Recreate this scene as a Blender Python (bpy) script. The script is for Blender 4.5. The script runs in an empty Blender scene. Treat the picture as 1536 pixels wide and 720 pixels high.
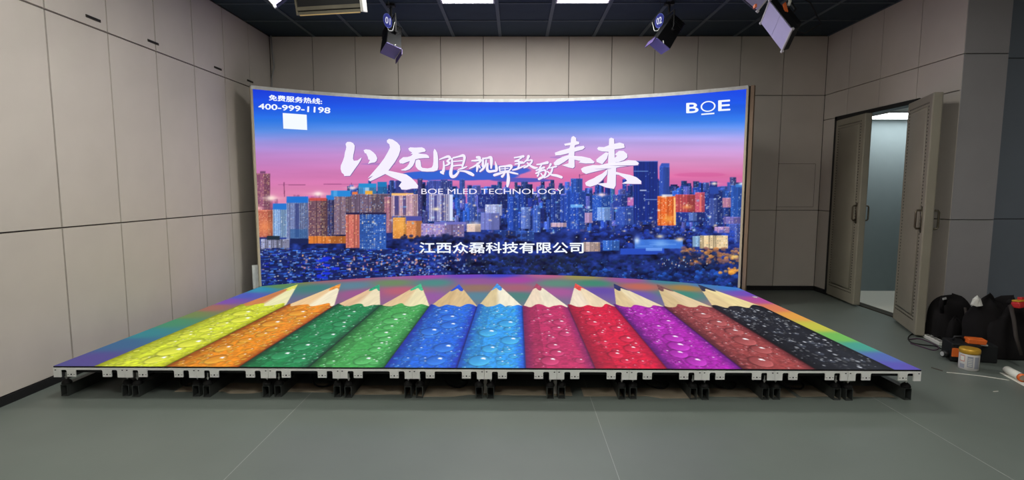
import bpy, bmesh, math, random
import numpy as np
from mathutils import Vector, Matrix
from mathutils.geometry import tessellate_polygon

# ------------------------------------------------------------------ camera, world, light
SC = bpy.context.scene
COL = SC.collection
W_PX, H_PX, F_PX = 1536.0, 720.0, 787.5
CAM = Vector((0.218, -3.522, 1.468))
PITCH, YAW, ROLL = 0.0979, 0.0081, 0.0016
FW = Vector((-math.sin(YAW)*math.cos(PITCH), math.cos(YAW)*math.cos(PITCH), -math.sin(PITCH)))
_rt = Vector((math.cos(YAW), math.sin(YAW), 0)); _up = _rt.cross(FW)
RT = _rt*math.cos(ROLL) + _up*math.sin(ROLL)
UP = -_rt*math.sin(ROLL) + _up*math.cos(ROLL)
cd = bpy.data.cameras.new('camera'); cam = bpy.data.objects.new('camera', cd); COL.objects.link(cam)
cd.sensor_width = 36.0; cd.sensor_fit = 'HORIZONTAL'; cd.lens = F_PX*36.0/W_PX; cd.clip_start = 0.05
cam.matrix_world = Matrix(((RT.x, UP.x, -FW.x, CAM.x), (RT.y, UP.y, -FW.y, CAM.y), (RT.z, UP.z, -FW.z, CAM.z), (0, 0, 0, 1)))
SC.camera = cam

world = bpy.data.worlds.new('world'); SC.world = world; world.use_nodes = True
world.node_tree.nodes['Background'].inputs[0].default_value = (0.5, 0.55, 0.6, 1)
world.node_tree.nodes['Background'].inputs[1].default_value = 0.02
SC.view_settings.view_transform = 'Standard'; SC.view_settings.look = 'None'
SC.view_settings.exposure = 0.0; SC.view_settings.gamma = 1.0; SC.view_settings.use_curve_mapping = False

PANEL_LIGHT = 49.0       # ceiling light diffusers
CORRIDOR_LIGHT = 8.0
LED_GAIN = 1.02

# main sizes (metres)
XL, XR, YB, YF, ZC = -3.25, 4.55, 4.05, -4.4, 3.583
XA = 7.2                # far side of the alcove on the right
ZP = 0.234              # top of the LED floor
Z1, Z2 = 1.163, 2.775   # wall joints
RAD = (9 + 0.97**2)/(2*0.97); CYC = 3.0 + 0.97 - RAD     # curved screen: radius, centre y
SCR_B, SCR_T = ZP, ZP + 2.435
THE = math.asin(3.0/RAD)

R = random.Random(7)
PI = math.pi

# ------------------------------------------------------------------ pixel helpers
def ray(u, v):
    return (FW*F_PX + RT*(u - 768.0) - UP*(v - 360.0)).normalized()
def on_z(u, v, z=0.0):
    d = ray(u, v); return CAM + d*((z - CAM.z)/d.z)
def at_y(u, v, y):
    d = ray(u, v); return CAM + d*((y - CAM.y)/d.y)
def on_screen(u, v, off=0.0):
    d = ray(u, v); r = RAD - off
    ox, oy = CAM.x, CAM.y - CYC
    a = d.x*d.x + d.y*d.y; b = 2*(ox*d.x + oy*d.y); c = ox*ox + oy*oy - r*r
    t = (-b + math.sqrt(b*b - 4*a*c))/(2*a)
    return CAM + d*t
def project(P):
    d = P - np.array(CAM); fw, rt, up = np.array(FW), np.array(RT), np.array(UP)
    z = d@fw
    return 768 + F_PX*(d@rt)/z, 360 - F_PX*(d@up)/z

# ------------------------------------------------------------------ materials
def lin(c):
    c = np.asarray(c, float)
    return np.where(c <= 0.04045, c/12.92, ((c + 0.055)/1.055)**2.4)
def s(r, g, b):
    return tuple(float(x) for x in lin(np.array((r, g, b))/255.0)) + (1.0,)
MATS = {}
def mat(name, col, rough=0.6, metal=0.0, emit=None, estr=0.0, var=0.0, scale=8.0, bump=0.0, bscale=200.0, coord='Object', spec=0.5, trans=0.0, stretch=(1, 1, 1)):
    if name in MATS: return MATS[name]
    m = bpy.data.materials.new(name); m.use_nodes = True; nt = m.node_tree
    p = nt.nodes['Principled BSDF']
    p.inputs['Base Color'].default_value = col
    p.inputs['Roughness'].default_value = rough; p.inputs['Metallic'].default_value = metal
    p.inputs['Specular IOR Level'].default_value = spec
    if trans: p.inputs['Transmission Weight'].default_value = trans
    if emit:
        p.inputs['Emission Color'].default_value = emit; p.inputs['Emission Strength'].default_value = estr
    if var or bump:
        tc = nt.nodes.new('ShaderNodeTexCoord'); mp = nt.nodes.new('ShaderNodeMapping')
        mp.inputs['Scale'].default_value = stretch
        nt.links.new(tc.outputs[coord], mp.inputs[0])
    if var:
        n = nt.nodes.new('ShaderNodeTexNoise'); n.inputs['Scale'].default_value = scale; n.inputs['Detail'].default_value = 6
        nt.links.new(mp.outputs[0], n.inputs['Vector'])
        cr = nt.nodes.new('ShaderNodeValToRGB')
        cr.color_ramp.elements[0].position = 0.3; cr.color_ramp.elements[1].position = 0.7
        cr.color_ramp.elements[0].color = tuple(c*(1 - var) for c in col[:3]) + (1,)
        cr.color_ramp.elements[1].color = tuple(min(1, c*(1 + var)) for c in col[:3]) + (1,)
        nt.links.new(n.outputs['Fac'], cr.inputs[0]); nt.links.new(cr.outputs[0], p.inputs['Base Color'])
    if bump:
        n2 = nt.nodes.new('ShaderNodeTexNoise'); n2.inputs['Scale'].default_value = bscale; n2.inputs['Detail'].default_value = 3
        nt.links.new(mp.outputs[0], n2.inputs['Vector'])
        b = nt.nodes.new('ShaderNodeBump'); b.inputs['Strength'].default_value = bump; b.inputs['Distance'].default_value = 0.003
        nt.links.new(n2.outputs['Fac'], b.inputs['Height']); nt.links.new(b.outputs[0], p.inputs['Normal'])
    MATS[name] = m
    return m
def led_mat(name, gain):
    m = bpy.data.materials.new(name); m.use_nodes = True; nt = m.node_tree
    p = nt.nodes['Principled BSDF']; p.inputs['Base Color'].default_value = (0.006, 0.006, 0.007, 1)
    p.inputs['Roughness'].default_value = 0.5; p.inputs['Specular IOR Level'].default_value = 0.08
    a = nt.nodes.new('ShaderNodeAttribute'); a.attribute_name = 'picture'
    nt.links.new(a.outputs['Color'], p.inputs['Emission Color']); p.inputs['Emission Strength'].default_value = gain
    m.cycles.emission_sampling = 'NONE'
    return m

M_PANEL = mat('acoustic_panel', s(189, 182, 173), 0.85, var=0.035, scale=3, bump=0.25, bscale=350, spec=0.2)
M_JOINT = mat('joint_dark', s(70, 66, 60), 0.9)  # dark backing that shows in the gaps between panels
M_RETURN = mat('return_panel', s(164, 162, 163), 0.85, var=0.03, scale=3, bump=0.2, bscale=350, spec=0.2)
M_BLUEWALL = mat('blue_grey_panel', s(124, 132, 142), 0.8, var=0.04, scale=2, spec=0.2)  # alcove panels, bluer and darker than the return panels
M_BASE = mat('baseboard_black', s(22, 22, 24), 0.5)
M_FLOOR = mat('vinyl_floor', s(102, 110, 104), 0.42, var=0.06, scale=1.6, bump=0.05, bscale=60, spec=0.4)
M_WELD = mat('vinyl_weld', s(146, 150, 144), 0.6)
M_CEIL = mat('ceiling_tile_dark', s(44, 57, 66), 0.8, var=0.08, scale=5, spec=0.2)
M_BAR = mat('ceiling_bar_dark', s(70, 82, 90), 0.55, spec=0.3)
M_ALU = mat('cabinet_aluminium', s(228, 230, 226), 0.5, metal=0.0, var=0.05, scale=12)
M_BLACK = mat('black_metal', s(20, 21, 23), 0.5, spec=0.35)
M_DARK = mat('dark_shell', s(24, 26, 28), 0.7, spec=0.3)
M_STEEL = mat('galvanised_steel', s(190, 192, 190), 0.4, metal=0.3)
M_TUBE = mat('steel_tube', s(66, 70, 68), 0.45, metal=0.2, var=0.15, scale=20)
M_RUBBER = mat('rubber', s(18, 18, 18), 0.7, spec=0.3)
M_FRAME = mat('silver_frame', s(206, 210, 206), 0.5, metal=0.0, var=0.14, scale=14)
M_CREAM = mat('cream_edge', s(196, 186, 160), 0.6, var=0.08, scale=6)
M_WOOD = mat('batten_wood', s(132, 112, 92), 0.7, var=0.15, scale=6, stretch=(6, 6, .6))
M_PLY = mat('plywood', s(150, 138, 118), 0.8, var=0.2, scale=5)
M_WHITE = mat('white_plastic', s(205, 205, 198), 0.5)
M_DOOR = mat('padded_door', s(136, 131, 116), 0.55, var=0.06, scale=4, bump=0.15, bscale=120)
M_STUD = mat('stud_dark', s(60, 54, 44), 0.4, metal=0.5)
M_HANDLE = mat('handle_metal', s(96, 88, 74), 0.35, metal=0.7)
M_CORR = mat('corridor_wall_paint', s(128, 140, 142), 0.8, var=0.02)
M_CORRF = mat('corridor_floor_tile', s(198, 196, 184), 0.5)
M_CORRC = mat('corridor_ceiling', s(215, 220, 218), 0.8)
M_LIGHT = mat('light_diffuser', (1, 1, 1, 1), 0.5, emit=(1.0, 0.98, 0.93, 1), estr=PANEL_LIGHT)
M_CLIGHT = mat('corridor_light', (1, 1, 1, 1), 0.5, emit=(0.92, 0.98, 1.0, 1), estr=CORRIDOR_LIGHT)
M_LFRAME = mat('light_trim', s(190, 190, 196), 0.5)
M_DIFF = mat('lavender_diffuser', s(176, 172, 214), 0.5, var=0.08, scale=4)  # lamps are off; the lavender they reflect is put into the colour
M_DIFFB = mat('blue_diffuser', s(112, 108, 170), 0.5, var=0.05, scale=5)  # spotlight fronts, their blue-lavender reflection put into the colour
M_PURPLE = mat('purple_flap', s(84, 70, 120), 0.5)
M_SIGN = mat('sign_blue', s(34, 38, 92), 0.95, spec=0.0)
M_SIGNRIM = mat('sign_rim', s(62, 70, 120), 0.95, spec=0.0)
M_SIGNTXT = mat('sign_white', s(150, 152, 162), 0.95, spec=0.0)
M_GOLDBAR = mat('tarnished_gold', s(108, 104, 90), 0.4, metal=0.4, var=0.1, scale=10)
M_GOLDLIT = mat('gold_edge', s(220, 190, 130), 0.35, metal=0.5)
M_ORANGE = mat('orange_plastic', s(224, 104, 36), 0.45)
M_GOLD = mat('gold_lid', s(206, 160, 52), 0.35, metal=0.3)
M_TIN = mat('tin_label', s(205, 203, 200), 0.4)
M_TINRED = mat('tin_print_red', s(196, 120, 100), 0.5)
M_TINGREY = mat('tin_print_grey', s(150, 154, 166), 0.5)
M_CLOTH = mat('black_fabric', s(22, 20, 21), 0.92, var=0.3, scale=6, bump=0.6, bscale=30, spec=0.2)
M_STRAP = mat('brown_strap', s(48, 42, 38), 0.8)
M_RED = mat('red_plastic', s(190, 40, 40), 0.4)
M_PURCABLE = mat('purple_cable', s(70, 40, 66), 0.5)
M_PAPER = mat('white_paper', s(222, 222, 212), 0.7)
M_LEDWALL = led_mat('led_wall_picture', LED_GAIN)
M_LEDFLOOR = led_mat('led_floor_picture', LED_GAIN)
def flat_led(name, r, g, b):
    return mat(name, (0.012, 0.012, 0.014, 1), 0.5, emit=s(r, g, b), estr=LED_GAIN)
M_TXT = flat_led('led_white', 240, 234, 252)
M_TXT2 = flat_led('led_white_bright', 240, 246, 255)
M_TXTSH = flat_led('led_text_shadow', 120, 92, 158)

# ------------------------------------------------------------------ mesh builder
class MB:
    def __init__(self): self.v = []; self.f = []
    def quad(self, a, b, c, d):
        n = len(self.v); self.v += [tuple(a), tuple(b), tuple(c), tuple(d)]; self.f.append((n, n+1, n+2, n+3)); return self
    def hexa(self, p):      # p: 8 points, bottom loop then top loop
        n = len(self.v); self.v += [tuple(q) for q in p]
        self.f += [(n+3, n+2, n+1, n), (n+4, n+5, n+6, n+7)] + [(n+i, n+(i+1) % 4, n+4+(i+1) % 4, n+4+i) for i in range(4)]
        return self
    def box(self, x0, x1, y0, y1, z0, z1):
        return self.hexa([(x0, y0, z0), (x1, y0, z0), (x1, y1, z0), (x0, y1, z0), (x0, y0, z1), (x1, y0, z1), (x1, y1, z1), (x0, y1, z1)])
    def obox(self, c, ex, ey, ez):   # oriented box: centre and three half-axis vectors
        c, ex, ey, ez = Vector(c), Vector(ex), Vector(ey), Vector(ez)
        return self.hexa([c-ex-ey-ez, c+ex-ey-ez, c+ex+ey-ez, c-ex+ey-ez, c-ex-ey+ez, c+ex-ey+ez, c+ex+ey+ez, c-ex+ey+ez])
    def tube(self, pts, r, n=8, cap=True):
        pts = [Vector(p) for p in pts]; rs = r if isinstance(r, (list, tuple)) else [r]*len(pts)
        base = len(self.v); prev = None
        for i, p in enumerate(pts):
            t = (pts[min(i+1, len(pts)-1)] - pts[max(i-1, 0)]).normalized()
            if prev is None:
                a = Vector((0, 0, 1)) if abs(t.z) < 0.9 else Vector((1, 0, 0)); x = t.cross(a).normalized()
            else: x = (prev - t*prev.dot(t)).normalized()
            prev = x; y = t.cross(x)
            for k in range(n):
                a = 2*PI*k/n; self.v.append(tuple(p + (x*math.cos(a) + y*math.sin(a))*rs[i]))
        for i in range(len(pts)-1):
            for k in range(n):
                a = base + i*n + k; b = base + i*n + (k+1) % n; self.f.append((a, b, b+n, a+n))
        if cap:
            self.f.append(tuple(base + k for k in reversed(range(n)))); self.f.append(tuple(base + (len(pts)-1)*n + k for k in range(n)))
        return self
    def lathe(self, prof, c=(0, 0, 0), n=24):
        base = len(self.v)
        for (r, z) in prof:
            for k in range(n):
                a = 2*PI*k/n; self.v.append((c[0] + r*math.cos(a), c[1] + r*math.sin(a), c[2] + z))
        for i in range(len(prof)-1):
            for k in range(n):
                a = base + i*n + k; b = base + i*n + (k+1) % n; self.f.append((a, b, b+n, a+n))
        self.f.append(tuple(base + k for k in reversed(range(n)))); self.f.append(tuple(base + (len(prof)-1)*n + k for k in range(n)))
        return self
    def prism(self, poly, fn, d0, d1):      # poly: 2D outline, fn(a, b, d) -> point
        n = len(poly); base = len(self.v)
        self.v += [tuple(fn(a, b, d0)) for a, b in poly] + [tuple(fn(a, b, d1)) for a, b in poly]
        tr = tessellate_polygon([[Vector((a, b, 0)) for a, b in poly]])
        self.f += [(base+i, base+j, base+k) for i, j, k in tr] + [(base+n+k, base+n+j, base+n+i) for i, j, k in tr]
        self.f += [(base+i, base+(i+1) % n, base+n+(i+1) % n, base+n+i) for i in range(n)]
        return self
    def mesh(self, name, m, smooth=False):
        me = bpy.data.meshes.new(name); me.from_pydata(self.v, [], self.f)
        bm = bmesh.new(); bm.from_mesh(me); bmesh.ops.recalc_face_normals(bm, faces=bm.faces); bm.to_mesh(me); bm.free()
        me.materials.append(m)
        if smooth: me.polygons.foreach_set('use_smooth', [True]*len(me.polygons))
        return me
    def build(self, name, m, parent=None, smooth=False, bevel=0.0):
        o = bpy.data.objects.new(name, self.mesh(name, m, smooth)); COL.objects.link(o)
        if parent: o.parent = parent
        if bevel:
            b = o.modifiers.new('bevel', 'BEVEL'); b.width = bevel; b.segments = 2; b.limit_method = 'ANGLE'
        return o
def empty(name, loc=(0, 0, 0)):
    o = bpy.data.objects.new(name, None); COL.objects.link(o); o.location = loc; o.empty_display_size = 0.1; return o
def tag(o, label, cat, group=None, kind=None):
    o['label'] = label; o['category'] = cat
    if group: o['group'] = group
    if kind: o['kind'] = kind
    return o
def struct(o, label=None, cat=None):
    o['kind'] = 'structure'
    if label: o['label'] = label
    if cat: o['category'] = cat
    return o
def inst(name, me, parent, loc=(0, 0, 0), rot=None):
    o = bpy.data.objects.new(name, me); COL.objects.link(o); o.parent = parent; o.location = loc
    if rot: o.rotation_euler = rot
    return o
def local(o, loc):      # children of an Empty at loc are built in world space: shift them
    for c in o.children: c.matrix_parent_inverse = Matrix.Translation(-Vector(loc))
def thing(name, loc, label, cat, group=None):
    return tag(empty(name, loc), label, cat, group)
def finish(o):
    local(o, o.location)

# ------------------------------------------------------------------ floor
fl = struct(MB().box(XL-0.1, XA, YF-0.1, YB+0.1, -0.10, -0.004).build('floor', M_JOINT), 'grey green sheet vinyl studio floor with pale welded seams', 'floor')
seams = [XL-0.1, -1.256, 0.744, 2.744, 4.744, XA]
for i in range(5):
    a, b = seams[i] + 0.001, seams[i+1] - 0.001
    MB().box(a, b, YF-0.1, YB+0.1, -0.004, 0.0).build('floor_sheet', M_FLOOR, fl)
    if i: MB().box(seams[i]-0.0017, seams[i]+0.0017, YF, YB, -0.003, 0.0006).build('seam_weld', M_WELD, fl)

# ------------------------------------------------------------------ walls
PT = 0.018              # panel thickness
rows = [(0.06, Z1), (Z1, Z2), (Z2, ZC)]
PM = {}
def panel_mesh(w, h, m, g):
    k = (round(w, 4), round(h, 4), m.name, g)
    if k not in PM:
        b = MB(); e = 0.003; W2, H2 = w/2 - g/2, h/2 - g/2
        b.hexa([(-W2, 0, -H2), (W2, 0, -H2), (W2, 0, H2), (-W2, 0, H2), (-W2+e, -PT, -H2+e), (W2-e, -PT, -H2+e), (W2-e, -PT, H2-e), (-W2+e, -PT, H2-e)])
        PM[k] = b.mesh('wall_panel', m)
    return PM[k]
def panels(parent, edges, zrows, place, m, g=0.005, jit=0.0015):
    for i in range(len(edges)-1):
        for (z0, z1) in zrows:
            a, b = edges[i], edges[i+1]
            loc, rz = place((a+b)/2, (z0+z1)/2)
            j = R.uniform(-jit, jit)
            inst('wall_panel', panel_mesh(abs(b-a), z1-z0, m, g), parent, loc, (0, 0, rz + j))
wb = struct(MB().box(XL-0.1, XR+0.1, YB+PT, YB+0.12, 0, ZC+0.1).build('wall_back', M_JOINT), 'beige acoustic panel wall behind the curved screen', 'wall')
panels(wb, [XL + 0.6*k for k in range(14)], rows, lambda c, z: ((c, YB+PT, z), 0), M_PANEL)
wl = struct(MB().box(XL-0.12, XL-PT, YF, YB+PT, 0, ZC+0.1).build('wall_left', M_JOINT), 'beige acoustic panel wall beside the stage', 'wall')
panels(wl, [YB - 0.6*k for k in range(15)], rows, lambda c, z: ((XL-PT, c, z), PI/2), M_PANEL, 0.008)
# right wall with the doorway
DY0, DY1, DZ = 2.28, 3.75, 2.42
wr = MB(); T = 0.12
wr.box(XR+PT, XR+T, DY1, YB+PT, 0, ZC+0.1).box(XR+PT, XR+T, 1.75+PT, DY0, 0, ZC+0.1).box(XR+PT, XR+T, DY0, DY1, DZ, ZC+0.1)
wr = struct(wr.build('wall_right', M_JOINT), 'beige acoustic panel wall with the double doorway', 'wall')
PR = lambda c, z: ((XR+PT, c, z), -PI/2)
panels(wr, [4.05, 3.77], [(0.06, Z1), (Z1, DZ+0.01)], PR, M_PANEL)
panels(wr, [2.25, 1.75], [(0.06, Z1), (Z1, DZ+0.01)], PR, M_PANEL)
panels(wr, [4.05, 3.53, 2.93, 2.33, 1.75], [(DZ+0.01, Z2), (Z2, ZC)], PR, M_PANEL, 0.004)
XP = 4.985
wt = struct(MB().box(XR+PT, XP, 1.75+PT, 2.0, 0, ZC+0.1).build('wall_return', M_JOINT), 'narrow grey panelled wall end facing the camera', 'wall')
panels(wt, [XR, XP], rows, lambda c, z: ((c, 1.75+PT, z), 0), M_RETURN, 0.004)
wa = struct(MB().box(XP, XA, 1.95, 2.05, 0, ZC+0.1).build('wall_alcove', M_JOINT), 'dark blue grey recessed wall behind the black bags', 'wall')
panels(wa, [XP, XP+1.2, XA], rows, lambda c, z: ((c, 1.95, z), 0), M_BLUEWALL, 0.004)
struct(MB().box(XA, XA+0.1, YF, 2.05, 0, ZC+0.1).build('wall_side', M_RETURN), 'grey side wall of the alcove', 'wall')
struct(MB().box(XL-0.12, XA+0.1, YF-0.1, YF, 0, ZC+0.1).build('wall_front', M_PANEL), 'beige wall behind the camera', 'wall')
def base(name, *bx):
    return struct(MB().box(*bx).build(name, M_BASE), 'low black baseboard strip', 'baseboard')
base('baseboard_back', XL, XR, YB-0.012, YB+PT, 0, 0.06)
base('baseboard_left', XL-PT, XL+0.012, YF, YB, 0, 0.06)
base('baseboard_right', XR-0.012, XR+PT, DY1+0.03, YB, 0, 0.06)
base('baseboard_return', XR, XP, 1.738, 1.75+PT, 0, 0.06)
base('baseboard_alcove', XP, XA, 1.92, 1.95, 0, 0.06)

# small slotted clips on the left wall, access hatch on the back wall
for (u, v) in [(139.5, 27.7), (229.5, 63.5), (326.6, 102.6), (375, 122)]:
    d = ray(u, v); p = CAM + d*((XL - CAM.x)/d.x)
    c = MB().box(XL-0.002, XL+0.006, p.y-0.075, p.y+0.075, p.z-0.011, p.z+0.011).build('slot_clip', M_STUD, wl)
    MB().box(XL+0.006, XL+0.008, p.y-0.066, p.y+0.066, p.z-0.004, p.z+0.006).build('slot', M_BLACK, c)
pa, pb = at_y(1168, 246, YB), at_y(1219, 310, YB)
h = MB().box(pa.x, pb.x, YB-0.008, YB+0.002, pb.z, pa.z).build('access_hatch', M_PANEL, wb)
h['label'] = 'square access hatch flush in the wall'
hg = MB(); g = 0.005
hg.box(pa.x-g, pb.x+g, YB-0.0025, YB, pa.z, pa.z+g).box(pa.x-g, pb.x+g, YB-0.0025, YB, pb.z-g, pb.z).box(pb.x, pb.x+g*1.6, YB-0.0025, YB, pb.z, pa.z)
hg.build('hatch_gap', M_JOINT, h)
# white cable duct in the back left corner
pts = [(406, 52), (408, 75), (411, 100), (408, 115), (407, 135), (407, 200)]
cb = MB().tube([at_y(u, v, YB-0.02) for u, v in pts], 0.011, 8).build('cable_sleeve', mat('sleeve_grey', s(150, 150, 148), 0.6), None, True)
tag(cb, 'pale cable sleeve running down the back wall corner beside the screen', 'cable')

# ------------------------------------------------------------------ ceiling: tiles in a bar grid
ce = struct(MB().box(XL-0.1, XA+0.1, YF-0.1, YB+0.1, ZC+0.03, ZC+0.1).build('ceiling', M_CEIL), 'dark suspended tile ceiling with exposed bars', 'ceiling')
gx = [-0.665 + 0.652*k for k in range(-4, 12)]; gx = [XL] + [x for x in gx if XL+0.1 < x < XA-0.1] + [XA]
gy = [4.0 - 0.63*k for k in range(0, 14)]; gy = [YB] + gy[1:13] + [YF]
LIGHTS = []
tm = {}
def is_light(x0, y1):
    return any(abs(x0 - a) < 0.05 and abs(y1 - b) < 0.05 for a, b in LSPOT)
LSPOT = [(-0.665, 2.74), (0.639, 2.74), (-1.969, 0.22), (-1.969, -2.30), (2.595, -1.04), (0.639, -2.93)]  # last two entries are unseen fill panels added for door side and stage front
for i in range(len(gx)-1):
    for j in range(len(gy)-1):
        x0, x1, y1, y0 = gx[i], gx[i+1], gy[j], gy[j+1]
        if is_light(x0, y1):
            LIGHTS.append((x0, x1, y0, y1)); continue
        k = (round(x1-x0, 3), round(y1-y0, 3))
        if k not in tm:
            a, b = (x1-x0)/2 - 0.006, (y1-y0)/2 - 0.006
            tm[k] = MB().box(-a, a, -b, b, 0, 0.014).mesh('ceiling_tile', M_CEIL)
        inst('ceiling_tile', tm[k], ce, ((x0+x1)/2, (y0+y1)/2, ZC+0.004 + R.uniform(0, 0.002)))
for x in gx[1:-1]: MB().box(x-0.021, x+0.021, YF, YB, ZC-0.006, ZC+0.003).build('ceiling_bar', M_BAR, ce)
for y in gy[1:-1]: MB().box(XL, XA, y-0.012, y+0.012, ZC-0.004, ZC+0.004).build('ceiling_bar', M_BAR, ce)
labs = ['square ceiling light panel above the left half of the curved screen', 'square ceiling light panel above the right half of the curved screen',
        'square ceiling light panel over the yellow and orange pencils of the stage',
        'square fill light panel added over the open floor on the side of the double door', 'square ceiling light panel over the open floor near the beige side wall', 'square fill light panel added over the open floor by the wall behind the camera']
for n, (x0, x1, y0, y1) in enumerate(sorted(LIGHTS, key=lambda q: (-q[2], q[0]))):
    t = thing('ceiling_light', ((x0+x1)/2, (y0+y1)/2, ZC), labs[n], 'ceiling light', 'ceiling light panels')
    a, b, c, d = x0+0.022, x1-0.022, y0+0.012, y1-0.012; e = 0.02
    MB().box(a, b, c, c+e, ZC-0.008, ZC+0.02).box(a, b, d-e, d, ZC-0.008, ZC+0.02).box(a, a+e, c+e, d-e, ZC-0.008, ZC+0.02).box(b-e, b, c+e, d-e, ZC-0.008, ZC+0.02).build('light_frame', M_LFRAME, t)
    MB().box(a+e, b-e, c+e, d-e, ZC-0.004, ZC+0.016).build('diffuser', M_LIGHT, t)
    finish(t)

# ------------------------------------------------------------------ doorway, corridor, door leaves
dr = struct(empty('door_1', (XR, (DY0+DY1)/2, 0)), 'padded double door standing open to the corridor', 'door')
MB().box(XR-0.012, XR+T, DY1-0.03, DY1+0.015, 0, DZ+0.02).build('door_jamb', M_BLACK, dr)
MB().box(XR-0.012, XR+T, DY0-0.015, DY0+0.03, 0, DZ+0.02).build('door_jamb', M_BLACK, dr)
MB().box(XR-0.012, XR+T, DY0-0.015, DY1+0.015, DZ-0.03, DZ+0.02).build('door_head', M_BLACK, dr)
MB().box(XR-0.002, XR+T, DY0+0.03, DY1-0.03, 0, 0.012).build('door_sill', M_STUD, dr)
LH0, LH1, LT = 0.02, 2.385, 0.085
def leaf(A, B, back, name_lab, hz=1.17):
    A, B = Vector((A[0], A[1], 0)), Vector((B[0], B[1], 0)); t = (B-A).normalized(); L = (B-A).length
    n = Vector((-t.y, t.x, 0))
    if n.dot(Vector((CAM.x, CAM.y, 0)) - A) < 0: n = -n      # n faces the room's viewer
    P = lambda a, z, d: A + t*a + n*d + Vector((0, 0, z))
    b = MB().hexa([P(0, LH0, -LT), P(L, LH0, -LT), P(L, LH0, 0), P(0, LH0, 0), P(0, LH1, -LT), P(L, LH1, -LT), P(L, LH1, 0), P(0, LH1, 0)])
    lf = b.build('door_leaf', M_DOOR, dr, bevel=0.012); lf['label'] = name_lab
    # stitched rows of nail heads round the padded field
    q = MB(); st = 0.034; mrg = 0.085
    def stud(a, z):
        c = P(a, z, 0.0); e = 0.0085
        q.hexa([c + t*(-e) + Vector((0, 0, -e)), c + t*e + Vector((0, 0, -e)), c + t*e + Vector((0, 0, e)), c - t*e + Vector((0, 0, e)),
                c + n*0.004 + t*(-e*.5) + Vector((0, 0, -e*.5)), c + n*0.004 + t*e*.5 + Vector((0, 0, -e*.5)), c + n*0.004 + t*e*.5 + Vector((0, 0, e*.5)), c + n*0.004 - t*e*.5 + Vector((0, 0, e*.5))])
    k = int((L-2*mrg)/st)
    for i in range(k+1):
        a = mrg + (L-2*mrg)*i/k; stud(a, LH0+0.14); stud(a, LH1-mrg)
    k = int((LH1-mrg-LH0-0.14)/st)
    for i in range(1, k):
        z = LH0+0.14 + (LH1-mrg-LH0-0.14)*i/k; stud(mrg, z); stud(L-mrg, z)
    so = q.build('nail_trim', M_STUD, lf); so['kind'] = 'stuff'
    # raised padded field
    MB().hexa([P(mrg+.02, LH0+.16, -0.002), P(L-mrg-.02, LH0+.16, -0.002), P(L-mrg-.02, LH1-mrg-.02, -0.002), P(mrg+.02, LH1-mrg-.02, -0.002),
               P(mrg+.06, LH0+.20, 0.008), P(L-mrg-.06, LH0+.20, 0.008), P(L-mrg-.06, LH1-mrg-.06, 0.008), P(mrg+.06, LH1-mrg-.06, 0.008)]).build('padding', M_DOOR, lf, True)
    for (sd, off) in ((1, 0.0), (-1, -LT)):
        a = L - 0.055
        hnd = MB()
        hnd.hexa([P(a-.014, hz-.13, off), P(a+.014, hz-.13, off), P(a+.014, hz-.13, off+sd*.006), P(a-.014, hz-.13, off+sd*.006),
                  P(a-.014, hz+.13, off), P(a+.014, hz+.13, off), P(a+.014, hz+.13, off+sd*.006), P(a-.014, hz+.13, off+sd*.006)])
        hnd.tube([P(a, hz-.09, off), P(a, hz-.09, off+sd*.04), P(a, hz-.075, off+sd*.05), P(a, hz+.075, off+sd*.05), P(a, hz+.09, off+sd*.04), P(a, hz+.09, off)], 0.010, 8)
        hnd.build('door_handle', M_HANDLE, lf, True)
    return lf
leaf((4.53, 3.715), (4.44, 2.985), None, 'nearly closed padded leaf beside the back wall')
leaf((4.45, 2.30), (4.18, 1.615), None, 'wide open padded leaf swung towards the alcove')
finish(dr)
co = struct(empty('corridor', (5.8, 3.0, 0)), 'lit corridor beyond the double door', 'corridor')
CY = 4.0
MB().box(XR+T, XA, 2.05, CY+0.1, -0.05, 0.004).build('corridor_floor', M_CORRF, co)
MB().box(XR+T, XA, CY, CY+0.1, 0.0, 2.55).build('corridor_wall', M_CORR, co)
MB().box(XR+T, XA, 2.05, 2.06, 0.004, 2.55).build('corridor_wall', M_CORR, co)
MB().box(XA-0.05, XA, 2.05, CY, 0.004, 2.55).build('corridor_wall', M_CORR, co)
MB().box(XR+T, XA, 2.05, CY+0.1, 2.45, 2.6).build('corridor_ceiling', M_CORRC, co)
finish(co)
t = thing('corridor_light', (5.5, 3.5, 2.44), 'flat white light panel in the corridor ceiling beyond the door', 'ceiling light')
MB().box(4.95, 6.15, 3.3, 3.9, 2.43, 2.4495).build('light_frame', M_LFRAME, t); MB().box(4.97, 6.13, 3.32, 3.88, 2.425, 2.432).build('diffuser', M_CLIGHT, t); finish(t)
# light switch
p = CAM + ray(1399, 288)*((XR - CAM.x)/ray(1399, 288).x)
t = thing('light_switch', p, 'white wall switch behind the wide open door leaf', 'switch')
MB().box(XR-0.008, XR+0.001, p.y-0.043, p.y+0.043, p.z-0.043, p.z+0.043).build('switch_plate', M_WHITE, t, bevel=0.002)
MB().box(XR-0.012, XR-0.007, p.y-0.02, p.y+0.02, p.z-0.03, p.z+0.03).build('rocker', M_WHITE, t); finish(t)

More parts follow.
